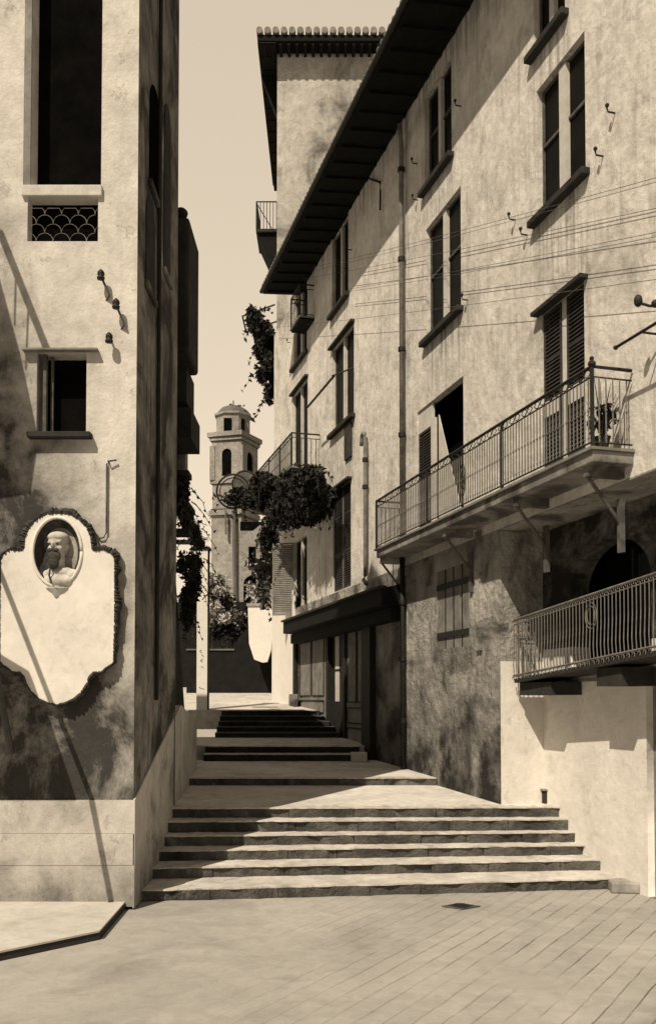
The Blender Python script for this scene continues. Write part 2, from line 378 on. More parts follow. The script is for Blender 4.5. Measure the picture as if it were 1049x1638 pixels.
mb = MB(); wall_holes(mb, S_NEAR, S_END, ZS, ZT, [h for h in holes if h[3] >= ZS], 0, .14)
mb.quad((S_END, 0, -.1), (S_END, -7, -.1), (S_END, -7, ZT), (S_END, 0, ZT))
mb.quad((S_NEAR, 0, -.1), (S_NEAR, -7, -.1), (S_NEAR, -7, ZT), (S_NEAR, 0, ZT))
mb.quad((S_NEAR, -7, -.1), (S_END, -7, -.1), (S_END, -7, ZT), (S_NEAR, -7, ZT))
mb.quad((S_NEAR, 0, ZT), (S_END, 0, ZT), (S_END, -7, ZT), (S_NEAR, -7, ZT))
mb.build('wall', 'facade', HA)

def louvres(mb, x0, x1, z0, z1, y, pitch=.052):
    n = max(3, int((z1-z0)/pitch)); h = (z1-z0)/n
    for i in range(n):
        z = z0+i*h
        mb.hexa([(x0,y-.02,z+h*.55),(x1,y-.02,z+h*.55),(x1,y-.012,z+h*.62),(x0,y-.012,z+h*.62),
                 (x0,y-.026,z+h*.6),(x1,y-.026,z+h*.6),(x1,y-.02,z+h*1.1),(x0,y-.02,z+h*1.1)][:0] or
                [(x0,y+.016,z),(x1,y+.016,z),(x1,y-.016,z+h*.8),(x0,y-.016,z+h*.8),(x0,y+.022,z+.012),(x1,y+.022,z+.012),(x1,y-.010,z+h*.8+.012),(x0,y-.010,z+h*.8+.012)])
def shutter(w, x0, x1, z0, z1, y, mname='shutter', fr=.045, mids=(.5,)):
    mb = MB(); t = .02
    mb.box(x0, x0+fr, y-t, y+t, z0, z1); mb.box(x1-fr, x1, y-t, y+t, z0, z1)
    mb.box(x0+fr, x1-fr, y-t+.002, y+t-.002, z0, z0+fr*1.4); mb.box(x0+fr, x1-fr, y-t+.002, y+t-.002, z1-fr, z1)
    zz = [z0+fr*1.4]+[z0+(z1-z0)*q for q in mids]+[z1-fr]
    for q in mids: mb.box(x0+fr, x1-fr, y-t+.002, y+t-.002, z0+(z1-z0)*q-fr*.4, z0+(z1-z0)*q+fr*.4)
    for i in range(len(zz)-1): louvres(mb, x0+fr, x1-fr, zz[i]+.01, zz[i+1]-.02, y)
    return mb.build('shutter', mname, w)
def window(key, mull=.09, bars=True, sill=True, lintel=False, ybar=.56, sillm='slate'):
    x0, x1, z0, z1 = a[key]; w = MB().box(x0-.02, x1+.02, -.22, -.135, z0-.02, z1+.02).build('window', 'void', HA)
    cx = (x0+x1)/2
    MB().box(x0+.05, cx-.03, -.13, -.115, z0+.05, z1-.05).build('pane', 'glass', w)
    MB().box(cx+.03, x1-.05, -.13, -.115, z0+.05, z1-.05).build('pane', 'glass', w)
    mb = MB(); f = .035
    mb.box(x0, x0+f, -.12, -.09, z0, z1).box(x1-f, x1, -.12, -.09, z0, z1).box(x0+f, x1-f, -.12, -.092, z1-f, z1).box(x0+f, x1-f, -.12, -.092, z0, z0+f)
    if bars:
        zb = z0+(z1-z0)*ybar
        mb.box(x0+f, cx-mull/2, -.115, -.085, zb-.02, zb+.02).box(cx+mull/2, x1-f, -.115, -.085, zb-.02, zb+.02)
    mb.build('frame', 'rust', w)
    MB().box(cx-mull/2, cx+mull/2, -.11, -.04, z0+f, z1-f).build('mullion', 'frame', w)
    if sill:
        MB().box(x0-.10, x1+.10, -.12, .12, z0-.10, z0-.002).build('sill', sillm, w, bevel=.012)
    if lintel:
        MB().box(x0-.07, x1+.07, -.02, .10, z1-.002, z1+.05).build('lintel', 'slate', w)
    return w
window('top_right', .12, False, True); window('up_right', .17, True, True, False)
window('up_mid', .12); w5 = window('mid_mid', .13, True, True, False)
window('up_far', .12, False); window('end_up', .12, False)
w8 = window('mid_far', .11, False, True, True)
x0, x1, z0, z1 = a['mid_far']
# bar of a roller blind standing out of the wall
zb = fa(540, 628)[1]
MB().tube([(x0-.1, .05, zb+.12), (x0-.05, .55, zb-.1)], .018).tube([(x0-.05, .5, zb-.1), (x1+.5, .5, zb-.1)], .03).build('blind_bar', 'iron', w8)
MB().box((x0+x1)/2-.28, x0+.12, .01, .05, z0-.95, z0-.14).build('dark_strip', 'shutter', w8)  # dark strip on the wall below the sill
# open side leaves on the upper windows
for key, ang in (('up_right', 1), ('mid_mid', 1)):
    x0, x1, z0, z1 = a[key]
    w = window.__defaults__ and None
# shuttered windows / doors
def shut_door(key, halves=2, gap=.14, lintel=True):
    x0, x1, z0, z1 = a[key]; w = MB().box(x0-.02, x1+.02, -.22, -.135, z0-.02, z1+.02).build('window', 'void', HA)
    cx = (x0+x1)/2
    mids = (.33, .36, .72) if z1-z0 > 2 else (.45, .75)
    shutter(w, x0+.01, cx-gap/2, z0+.02, z1-.01, -.05, mids=mids); shutter(w, cx+gap/2, x1-.01, z0+.02, z1-.01, -.05, mids=mids)
    MB().box(cx-gap/2+.002, cx+gap/2-.002, -.075, -.045, z0+.02, z1-.01).build('mullion', 'frame', w)
    if lintel: MB().box(x0-.1, x1+.1, -.02, .12, z1-.002, z1+.05).build('lintel', 'slate', w)
    return w
wr = shut_door('door_right'); x0, x1, z0, z1 = a['door_right']; cx = (x0+x1)/2
zz = z0+(z1-z0)*.44
for u0, u1 in ((x0+.06, cx-.12), (cx+.12, x1-.06)): MB().box(u0, u1, -.028, -.018, zz-.09, zz+.13).build('rail_panel', 'frame', wr)
wl = shut_door('low_far', gap=.07, lintel=True); window('end_door', .1, False, False, True); 
# far low window: one louvre leaf standing open
x0, x1, z0, z1 = a['end_low']
we = window('end_low', .12, False, False)
lf = shutter(we, 0, .62, z0+.02, z1, 0, 'framedim'); lf.location = (x1, .02, 0); lf.rotation_euler = (0, 0, R(60))
# middle french door: left leaf closed, right part open, sunlight on the curtain cut in as a pale triangle
x0, x1, z0, z1 = a['door_mid']; wm = MB().box(x0-.02, x1+.02, -.50, -.46, z0-.02, z1+.02).build('window', 'void', HA)
sp = x0+(x1-x0)*.66
MB().box(x0-.01, x0+.001, -.5, -.26, z0, z1).build('reveal', 'void', wm)
shutter(wm, sp+.04, x1-.01, z0+.02, z1-.42, -.05, mids=(.4,))
MB().box(sp-.04, sp+.04, -.09, .0, z0, z1-.3).build('mullion', 'frame', wm)
MB().box(sp+.04, x1, -.08, -.03, z1-.42, z1-.002).build('head_panel', 'frame', wm)
MB().prism([(x0+.32, -.16, z0+.02), (sp-.04, -.12, z0+.02), (sp-.04, -.12, z1-.25)], (0, -.02, 0)).build('sunlit_curtain', 'frame', wm)
# dark opening and slit in the shaded lower storey
x0, x1, z0, z1 = a['store_window']; wq = MB().box(x0-.02, x1+.02, -.30, -.24, z0-.02, z1+.02).build('window', 'void', HA)
MB().box(x0, x1, -.1, -.04, z0, z1).build('shutter', 'wood', wq)
mb = MB()
for q in range(1, 4): mb.box(x0+(x1-x0)*q/4-.012, x0+(x1-x0)*q/4+.012, -.039, -.028, z0, z1)
mb.box(x0, x1, -.027, -.012, z0+.2, z0+.3).box(x0, x1, -.027, -.012, z1-.35, z1-.25).build('batten', 'wooddark', wq)
# pilaster strips of the lower storey
s0 = fa(767, 930)[0]
MB().box(s0-.09, s0+.09, .003, .05, 3.3, BZ-.2).build('pilaster', 'facadelow', HA)
s0 = fa(1020, 900)[0]

# eave: sloping boarded soffit with fascia, tiles above
e = 1.05; S_RF = fa(421, 452, e)[0]
mb = MB().hexa([(S_NEAR-1, -.3, ZT-.02), (S_RF, -.3, ZT-.02), (S_RF, e, zE), (S_NEAR-1, e, zE),
                (S_NEAR-1, -.3, ZT+.14), (S_RF, -.3, ZT+.14), (S_RF, e, zE+.16), (S_NEAR-1, e, zE+.16)])
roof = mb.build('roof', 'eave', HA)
s = 0
ra = MB().hexa([(s,.004,ZT-.08),(s+.1,.004,ZT-.08),(s+.1,e-.08,zE-.05),(s,e-.08,zE-.05),(s,.004,ZT-.03),(s+.1,.004,ZT-.03),(s+.1,e-.08,zE-.01),(s,e-.08,zE-.01)]).build('rafter', 'eave', roof)
ra.location = (S_NEAR+1, 0, 0)
for i in range(1, int((S_RF-S_NEAR-1.1)/.6)+1): copyto(ra, roof, (S_NEAR+1+.6*i, 0, 0))
mb = MB(); s = S_NEAR-.8
while s < S_RF: mb.tube([(s, e+.04, zE+.19), (s, -.3, ZT+.2)], .075, 6); s += .2
mb.build('tiles', 'tile', roof)
MB().tube([(S_NEAR-1, e+.05, zE+.08), (S_RF, e+.05, zE+.06)], .06, 8).build('gutter', 'iron', roof)

# rain streaks running down the plaster from sills and under the balcony ends
def drips(m, rects):
    nt = m.node_tree; L = nt.links.new; bs = nt.nodes['Principled BSDF']
    old = bs.inputs['Base Color'].links[0].from_socket
    tc = nt.nodes.new('ShaderNodeTexCoord'); sx = nt.nodes.new('ShaderNodeSeparateXYZ'); L(tc.outputs['Object'], sx.inputs[0])
    mp = nt.nodes.new('ShaderNodeMapping'); mp.inputs['Scale'].default_value = (9, 9, .5); L(tc.outputs['Object'], mp.inputs[0])
    nz = nt.nodes.new('ShaderNodeTexNoise'); nz.inputs['Scale'].default_value = 1.2; nz.inputs['Detail'].default_value = 5; L(mp.outputs[0], nz.inputs['Vector'])
    def mr(v, a0, a1, b0, b1):
        r = nt.nodes.new('ShaderNodeMapRange'); r.inputs[1].default_value = a0; r.inputs[2].default_value = a1; r.inputs[3].default_value = b0; r.inputs[4].default_value = b1; L(v, r.inputs[0]); return r.outputs[0]
    def mm(op, p, q):
        x = nt.nodes.new('ShaderNodeMath'); x.operation = op; L(p, x.inputs[0]); L(q, x.inputs[1]); return x.outputs[0]
    tot = None
    for x0, x1, zt, ln in rects:
        f = mm('MULTIPLY', mr(sx.outputs['X'], x0-.1, x0+.12, 0, 1), mr(sx.outputs['X'], x1-.12, x1+.1, 1, 0))
        f = mm('MULTIPLY', f, mm('MULTIPLY', mr(sx.outputs['Z'], zt-ln, zt-.05, 0, 1), mr(sx.outputs['Z'], zt, zt+.02, 1, 0)))
        tot = f if tot is None else mm('MAXIMUM', tot, f)
    f = mm('MULTIPLY', tot, mr(nz.outputs['Fac'], .42, .66, 0, .85))
    mx = nt.nodes.new('ShaderNodeMix'); mx.data_type = 'RGBA'; L(f, mx.inputs[0]); L(old, mx.inputs[6]); mx.inputs[7].default_value = (.16, .15, .14, 1)
    L(mx.outputs[2], bs.inputs['Base Color'])
drips(M['facade'], [(a[k][0]-.1, a[k][1]+.1, a[k][2]-.08, 1.5) for k in ('top_right', 'up_right', 'up_mid', 'mid_mid', 'up_far', 'mid_far', 'end_up', 'low_far')]
      + [(S_NEAR, S_END, ZT, 1.1)] + [(fa(650, 900)[0]-.15, fa(650, 900)[0]+.15, 13.5, 9)])
# pipes
def pipe(pts, r, name='drainpipe', m='pipe', collars=()):
    o = MB().tube(pts, r, 8).build(name, m, HA, smooth=True)
    if collars:
        for (s, y, z) in collars: MB().lathe([(r, -.05), (r*1.5, -.04), (r*1.5, .04), (r, .05)], (s, y, z), 8).build('collar', 'iron', o)
    return o
sP = fa(650, 900)[0]
pipe([(sP, .12, zE-.1), (sP, .09, zE-.5), (sP, .09, BZ)], .05, collars=[(sP, .09, z) for z in (13, 11.2, 9.4, 7.7, 6.2)])
pipe([(sP, .09, BZ), (sP, .09, 3), (sP-.02, .09, 1.0)], .05, m='iron', collars=[(sP, .09, z) for z in (4.4, 3.3, 2.1)])
s2, zt = fa(590, 700); zb = fa(598, 925)[1]
arc = [(s2+.16*math.cos(t)+.1, .09, zt+.16*math.sin(t)) for t in [math.pi*k/8*1.0 for k in range(0, 9)]]
pipe([(s2+.26, .09, zt-.12)]+[(s2+.13+.13*math.cos(t), .09, zt+.13*math.sin(t)) for t in [math.pi*k/6 for k in range(7)]]+[(s2, .09, zb+.1), (s2, .13, zb), (s2-.22, .13, zb-.12)], .045,
     collars=[(s2, .09, zt-.5), (s2, .09, zt-1.1)])
s3, z3 = fa(593, 285); s4, z4 = fa(612, 292)
pipe([(s3, .03, z3+.1), (s3-.05, .05, z3-.05), (s4, .06, z4), (s4-.02, .06, z4-.2), (s4, .06, z4-.6)], .022, 'vent_pipe', 'iron')
# iron brackets / hooks on the facade
for px, py in ((667, 262), (668, 320), (737, 170), (824, 352), (843, 376), (964, 250), (983, 181), (748, 480), (563, 400), (465, 548)):
    s, z = fa(px, py); MB().tube([(s, 0, z), (s, .10, z), (s+.01, .11, z+.06)], .012, 5).ball((s, .11, z+.08), .028, 6, 4).build('hook', 'iron', HA)
s, z = fa(560, 830)

# ---- long balcony
def twist_bar(h, r=.009):
    mb = MB(); mb.tube([(0, 0, 0), (0, 0, h)], r, 5); mb.ball((0, 0, h*.5), (r*1.9, r*1.9, r*2.4), 5, 4); mb.ball((0,0,h*.08),(r*1.7,)*3, 5, 4); return mb
def balcony(x0, x1, b, zf, zr, name, step, nearcap=True, brackets=(), slabm='slab', thick=.14):
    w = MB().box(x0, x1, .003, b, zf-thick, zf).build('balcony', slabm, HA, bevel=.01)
    MB().box(x0-.03, x1+.03, .004, b+.04, zf+.001, zf+.035).build('slab_edge', 'framedim', w)
    hr = zr-zf
    mb = MB(); r = .016
    for z in (zr, zr-.12, zf+.09):
        rr = .022 if z == zr else .011
        mb.tube([(x0, .02, z), (x0, b, z), (x1, b, z), (x1, .02, z)], rr, 6)
    mb.build('handrail', 'iron', w)
    # wavy scroll band between the two upper rails
    mb = MB(); n = int((x1-x0)/.34)
    for i in range(n):
        sx = x0+(i+.5)*(x1-x0)/n
        pts = [(sx-.15+.3*k/8, b, zr-.06+.045*math.sin(2*math.pi*k/8)) for k in range(9)]
        mb.tube(pts, .008, 4); mb.tube([(p[0], b, 2*(zr-.06)-p[2]) for p in pts], .006, 4)
    mb.build('scroll_band', 'iron', w)
    bar = twist_bar(hr-.12-.09); proto = bar.build('baluster', 'palerail' if step < .1 else 'iron', w); proto.location = (x0+step, b, zf+.09)
    n = int((x1-x0)/step)
    for i in range(2, min(n, 96)): copyto(proto, w, (x0+i*(x1-x0)/n, b, zf+.09))
    for xx in (x0, x1):
        for k in range(1, int(b/step)):
            if xx == x1 and nearcap is False: continue
            copyto(proto, w, (xx, b*k/int(b/step), zf+.09))
    for xx in [x0, x1]+[x0+(x1-x0)*q for q in brackets]:
        MB().box(xx-.018, xx+.018, b-.018, b+.018, zf+.03, zr+.01).build('post', 'iron', w)
    return w
sL = fa(602, 892, LBO)[0]; sR = fa(947, 712, LBO)[0]
lb = balcony(sR, sL, LBO, BZ, BZ+.98, 'balcony', .082, brackets=(.30, .66))
# knob cap of the near corner, medallion, bracket struts, stained consoles
MB().lathe([(.02, 0), (.05, .02), (.045, .05), (.02, .07), (.03, .10), (.01, .12)], (sR, LBO, BZ+.98), 8).build('corner_knob', 'iron', lb)
sm = fa(740, 780, LBO)[0]
mb = MB()
for r in (.16, .10, .05):
    mb.tube([(sm+r*.6*math.cos(t), LBO+.005, BZ+.47+r*1.6*math.sin(t)) for t in [2*math.pi*k/16 for k in range(17)]], .008, 4)
mb.build('medallion', 'iron', lb)
for px, py in ((605, 905), (705, 868), (818, 805), (930, 760)):
    s = fa(px, py, LBO)[0]
    MB().box(s-.05, s+.05, .004, .5, BZ-.26, BZ-.142).build('bracket', 'slab', lb)
    MB().tube([(s, .48, BZ-.25), (s, .03, BZ-.8)], .022, 6).build('strut', 'rust', lb)
    MB().box(s-.05, s+.05, .0035, .05, BZ-1.15, BZ-.5).build('bracket_foot', 'rust', lb)
# ---- far balcony
fx0 = fa(513, 745)[0]; fx1 = S_END-.1
fb = balcony(fx0, fx1, .78, 8.5, 9.42, 'balcony', .12, brackets=(.25, .5, .75), thick=.16)
# ---- small high balcony at the end of the house
s0 = fa(503, 470)[0]; z0 = fa(500, 520)[1]
balcony(s0, s0+1.0, .4, z0+.1, z0+1.0, 'balcony', .16, thick=.05, slabm='eave')

# ---- set-back whitewashed lower wall under the long balcony, with an arched opening and a door
sN = S_NEAR; sD = fa(1034, 1250, RD)[0]; zD = fa(1034, 1097, RD)[1]
aL = fa(912, 950, RD)[0]; aR = aL-1.95; zA0 = 2.95; zA1 = 4.72; ar = (aL-aR)/2; ac = (aL+aR)/2
arch = [(aR, zA0), (aL, zA0)]+[(ac+ar*math.cos(t), zA1-.62+.62*math.sin(t)) for t in [math.pi*i/14 for i in range(15)]]
zsplit = 3.28  # above this height the balcony's shade is put into a darker plaster
lo = flat2d('base_wall', [[(sN, -.1), (sC+.2, -.1), (sC+.2, zsplit), (aL, zsplit), (aL, zA0), (aR, zA0), (aR, zsplit), (sN, zsplit)], [(sD-1.0, .0), (sD, .0), (sD, zD), (sD-1.0, zD)]], 'white', .3, HA)
lo.rotation_euler = (R(90), 0, 0); lo.location = (0, RD-.15, 0)
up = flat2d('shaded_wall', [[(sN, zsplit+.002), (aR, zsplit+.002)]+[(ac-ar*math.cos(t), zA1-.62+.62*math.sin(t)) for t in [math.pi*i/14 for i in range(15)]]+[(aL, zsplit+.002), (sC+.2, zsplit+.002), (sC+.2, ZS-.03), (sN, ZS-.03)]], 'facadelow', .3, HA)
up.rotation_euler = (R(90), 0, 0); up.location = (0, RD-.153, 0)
bk_ = MB().box(aR-.3, aL+.2, RD-.7, RD-.62, zA0-.2, zA1+.2).build('doorway', 'void', HA)
MB().box(aR+.05, ac-.04, RD-.5, RD-.45, zA0, zA1-.2).box(ac+.04, ac+.1, RD-.5, RD-.44, zA0, zA1-.1).build('door_leaf', 'wooddark', bk_)
dr = MB().box(sD-1.02, sD+.02, RD-.29, RD-.25, -.05, zD+.02).build('door', 'wooddark', HA)
MB().box(sD-.07, sD-.002, RD-.249, RD-.1, 0, zD-.002).build('door_frame', 'framedim', dr)
# drain box in the white wall
s0, z0 = fa(872, 1275, RD)
bx_ = MB().box(s0-.05, s0+.05, RD+.002, RD+.04, z0-.09, z0+.10).build('drain_outlet', 'slate', HA)
MB().box(s0-.07, s0+.07, RD+.002, RD+.07, z0+.102, z0+.125).build('drain_hood', 'framedim', bx_)
# lower balcony (its iron follows the slight rise of the slab)
OB = -.14
s0, z0 = fa(822, 1086, OB); s1, z1 = fa(1049, 1040, OB)
s1e = s1-.9; z1e = z1+.9*(z1-z0)/(s0-s1)
hh = fa(822, 992, OB)[1]-z0
w = MB().hexa([(s1e,RD+.002,z1e-.06),(s0,RD+.002,z0-.06),(s0,OB,z0-.06),(s1e,OB,z1e-.06),(s1e,RD+.002,z1e),(s0,RD+.002,z0),(s0,OB,z0),(s1e,OB,z1e)]).build('balcony', 'slate', HA)
mb = MB()
for dz, r in ((hh, .018), (hh-.07, .009), (.05, .016)):
    mb.tube([(s0, RD, z0+dz), (s0, OB, z0+dz), (s1e, OB, z1e+dz)], r, 6)
mb.build('handrail', 'palerail', w)
h = hh-.06
mb = MB().tube([(0, 0, .03), (0, .012, h*.25), (0, .0, h*.6), (0, 0, h)], .008, 5)
mb.tube([(0, 0, h), (.02, .0, h+.05), (.05, 0, h+.045), (.05, 0, h+.015)], .007, 4).tube([(0, 0, .08), (.03, 0, .03), (.055, 0, .06)], .007, 4)
pr = mb.build('baluster', 'palerail', w); pr.location = (s0, OB, z0)
n = 52
for i in range(1, n):
    q = i/n; copyto(pr, w, (s0+(s1e-s0)*q, OB, z0+(z1e-z0)*q))
for i in range(1, 6): copyto(pr, w, (s0, OB-i*.07, z0))
# carved curls along the foot of the rail
mb = MB()
for i in range(40):
    q = i/40; cx_, cz_ = s0+(s1e-s0)*q, z0+(z1e-z0)*q+.0
    mb.tube([(cx_+.03*math.cos(t), OB+.015, cz_+.03*math.sin(t)) for t in (0, 1, 2, 3, 4)], .008, 4)
mb.build('scroll_band', 'palerail', w)
mb = MB(); sm, zm = fa(945, 985, OB)
for r in (.17, .12): mb.tube([(sm+r*.8*math.cos(t), OB+.005, zm+r*math.sin(t)) for t in [2*math.pi*k/14 for k in range(15)]], .007, 4)
mb.build('medallion', 'palerail', w)
for pl, pr_, top, bot in ((838, 888, 1078, 1112), (962, 1002, 1062, 1098)):
    a0, zt_ = fa(pl, top, -.3); a1, _ = fa(pr_, top, -.3); zb_ = fa(pl, bot, -.3)[1]
    MB().box(a1, a0, RD+.003, OB-.08, zb_, z0+(z1e-z0)*((a0-s0)/(s1e-s0))-.062).build('console', 'slate', w)

# planks hung beneath the lower balcony
a0, zt_ = fa(905, 1085, RD); a1, _ = fa(960, 1080, RD)
MB().box(a1, a0, RD+.003, RD+.03, zt_-.06, zt_-.02).box(a1, a0, RD+.003, RD+.035, zt_+.01, zt_+.04).build('ledge', 'framedim', w)

# ---- shop front
x0, x1, z0, z1 = a['shop']
sh = MB().box(x0-.02, x1+.02, -.30, -.24, 1.2, z1+.02).build('shopfront', 'void', HA)
L_ = x1-x0
def sx(px, py=1080): return fa(px, py)[0]
# near panelled leaf
def panel(parent, xa, xb, za, zb, y, name, rows):
    mb = MB().box(xa, xb, y-.03, y, za, zb); o = mb.build(name, 'wood', parent)
    f = MB(); n = len(rows)
    for (u0, u1, v0, v1) in rows:
        p0, p1 = xa+(xb-xa)*u0, xa+(xb-xa)*u1; q0, q1 = za+(zb-za)*v0, za+(zb-za)*v1; t = .03
        f.box(p0, p1, y+.001, y+.02, q0, q0+t).box(p0, p1, y+.001, y+.02, q1-t, q1).box(p0, p0+t, y+.001, y+.018, q0+t, q1-t).box(p1-t, p1, y+.001, y+.018, q0+t, q1-t)
    f.build('moulding_or_shade_strip', 'wooddark', o); return o
rows2 = [(.04, .48, .36, .97), (.52, .96, .36, .97), (.04, .96, .18, .32), (.04, .96, .02, .15)]
zf = 1.47
panel(sh, sx(587), sx(553), zf, z1-.15, -.02, 'panelled_shutter', rows2)
o_ = panel(sh, sx(519), x1-.02, zf+.25, z1-.15, -.02, 'panelled_shutter', rows2)
MB().box(x1-.35, x1+.3, .101, .2, 1.7, zf+1.2).build('plinth_block', 'facadelow', sh)
dd = MB().box(sx(551), sx(521), -.16, -.12, zf+.05, z1-.1).build('door', 'wooddark', sh)
MB().box(sx(535.5), sx(529.5), -.119, -.105, zf+1.0, z1-.25).build('pane', 'frame', dd)  # pale colour paints the light on the glass strip
MB().box(sx(551), sx(548), -.12, -.0, zf+.05, z1-.1).box(sx(524), sx(521), -.12, -.0, zf+.05, z1-.1).box(sx(536.5), sx(528.5), -.104, -.095, zf+1.75, zf+1.8).build('door_frame', 'wooddark', dd)
MB().box(sx(601), sx(587), .004, .14, 1.0, z1+.3).build('pilaster', 'wooddark', sh)
MB().box(x1, x1+.25, .004, .1, 1.6, z1+.1).build('pilaster', 'wooddark', sh)
# canopy: sloping dark fascia
c0, zc0 = fa(610, 940, .5); c1, zc1 = fa(453, 996, .5)
zc = (zc0+zc1)/2
mb = MB().hexa([(c0,.004,zc-.35),(c1,.004,zc-.35),(c1,.5,zc-.32),(c0,.5,zc-.32),(c0,.004,zc+.12),(c1,.004,zc+.12),(c1,.5,zc),(c0,.5,zc)])
mb.box(c0+.05, c1-.05, .004, .30, zc-.6, zc-.351)
cn = mb.build('canopy', 'eave', sh)
MB().box(c0-.04, c1+.04, .40, .56, zc+.002, zc+.05).build('canopy_edge', 'slate', cn)
# sunlit end of the wall put in as a bright panel, white stone block on the landing
MB().box(x1+.3, S_END+.02, .003, .05, 2.0, fa(480, 940)[1]).build('sunlit_panel', 'bright', HA)
st = MB().box(-.17, .17, -.15, .15, 0, .2).build('stone_block', 'stonewhite', bevel=.02)
p = at(574, 1216, 19.75); st.location = (p.x, 19.75, 1.21); tag(st, 'small white stone block at the foot of the shop pilaster', 'stone block')

# right edge: awning rod and lamp insulators
def insul(name, p, label, cat, group, ln=.35, tilt=(.16, -.05, -.35), frame=None, sz=1):
    r = empty(name, p); tag(r, label, cat, group)
    t = Vector(tilt)
    MB().tube([(0, .08, t.z*1.0), (t.x*.9, -.04, t.z*.75), (t.x*.35, -.08, t.z*.3), (0, -.1, 0)], .014*sz, 6).build('stem', 'rust', r)
    MB().lathe([(.02, -.05), (.045, -.045), (.05, -.02), (.032, -.005), (.046, .015), (.042, .045), (.02, .07), (.008, .08)], (0, -.1, 0), 10).build('insulator_cap', 'iron', r, smooth=True)
    return r
q = fa(1020, 484, .35); P = fw(q[0], .35, q[1])
rr = empty('wall_lamp', P, FROT); tag(rr, 'dark iron insulator arm jutting from the right wall above the awning rod', 'wall bracket')
MB().tube([(0, 0, 0), (-.06, -.1, -.05), (-.2, -.2, -.1), (-.25, -.36, -.16)], .016, 6).build('arm', 'iron', rr)
MB().ball((0, 0, .02), (.05, .05, .07)).ball((-.13, -.13, -.05), (.05, .05, .045)).ball((-.24, -.3, -.15), (.05, .05, .1)).build('insulator_cap', 'iron', rr, smooth=True)
q = fa(984, 556, .3); rod = MB().tube([(0, 0, 0), (-1.3, 0, -.02)], .018, 6).ball((0, 0, 0), .03, 6, 4).tube([(-.5, 0, -.01), (-.5, -.3, -.01)], .014, 5).build('awning_rod', 'iron')
rod.location = fw(q[0], .3, q[1]); rod.rotation_euler = (0, 0, FROT); tag(rod, 'thin iron awning rod fixed to the wall at the right edge', 'rod')
# pots and stakes on a ledge at right of the balcony
pt = empty('potted_plant', fw(sR+.2, .3, BZ+.036), FROT); tag(pt, 'bare spiky potted plant at the near end of the long balcony', 'potted plant')
MB().lathe([(.07, 0), (.1, .16), (.11, .18), (.09, .18)], (0, 0, 0), 10).build('pot', 'slate', pt)
mb = MB()
for i in range(12):
    aa = random.uniform(0, 6.28); l = random.uniform(.3, .8); mb.tube([(0, 0, .15), (.1*math.cos(aa), .1*math.sin(aa), .15+l*.6), (.2*math.cos(aa), .2*math.sin(aa), .15+l)], [.012, .009, .003], 4)
mb.leaves([((0, 0, .4), (.2, .2, .25))], 60, .06); mb.build('stems', 'leaf', pt)

# wires
def wire(pts, label):
    P_ = [fw(*q) for q in pts]; path_ = []
    for i in range(len(P_)-1):
        for k in range(8):
            t_ = k/8; path_.append(P_[i].lerp(P_[i+1], t_)-Vector((0, 0, .04*math.sin(math.pi*t_))))
    path_.append(P_[-1])
    o = MB().tube(path_, .0036, 4).build('overhead_wire', 'rust'); tag(o, label, 'wire', 'wires strung along the right facade'); return o
wn = ['topmost wire along the facade under the upper right window', 'second wire close below the topmost one', 'third wire from the top crossing the middle storey', 'fourth wire from the top crossing the middle storey', 'fifth wire passing over the right shuttered door', 'lowest wire just above the right shuttered door']
for i, (pa, pb) in enumerate((((500, 428), (1049, 283)), ((500, 433), (1049, 290)), ((480, 447), (1049, 332)), ((560, 462), (1049, 370)), ((560, 466), (1049, 377)), ((440, 524), (1049, 446)))):
    sa = fa(pa[0], pa[1], .16); sb = fa(pb[0], pb[1], .16)
    wire([(sa[0], .16, sa[1]), (sb[0]-1, .16, sb[1]+(sb[1]-sa[1])/(sb[0]-sa[0])*-1)], wn[i])

# ------------------------------------------------------------ foliage helpers
def plant(name, label, cat, blobs, n, size, m='leaf', stem=None, loc=(0, 0, 0), rz=0, group=None):
    r = empty(name, loc, rz); tag(r, label, cat, group)
    fo = MB().leaves(blobs, n, size); sh_ = MB()
    for c, rad in blobs:
        for _ in range(4):
            a_ = random.uniform(0, 6.28); p = Vector(c)+Vector((math.cos(a_)*rad[0]*.9, math.sin(a_)*rad[1]*.9, random.uniform(-.7, .7)*rad[2])); pts = [p]
            dx_, dy_ = math.cos(a_)*.06, math.sin(a_)*.03; up_ = random.random() < .35
            for k in range(5): p = p+Vector((dx_+random.uniform(-.03, .03), dy_, (.07-.03*k if up_ else -.05-.02*k)))*(1+size*4); pts.append(p)
            sh_.tube(pts, [.012, .010, .008, .006, .005, .003], 4)
            for q_ in pts[1:]:
                fo.leaves([(q_, (.05, .05, .05))], 2, size*.8)
    fo.build('foliage', m, r); sh_.build('shoots', 'bark', r)
    mb = MB()
    for c, rad in blobs[:6]:
        c = Vector(c); mb.tube([c-Vector((0, 0, rad[2]*.9)), c+Vector((rad[0]*.2, 0, 0)), c+Vector((0, 0, rad[2]*.6))], [.03, .02, .008], 5)
    mb.build('stem', 'bark', r); return r
bl = []
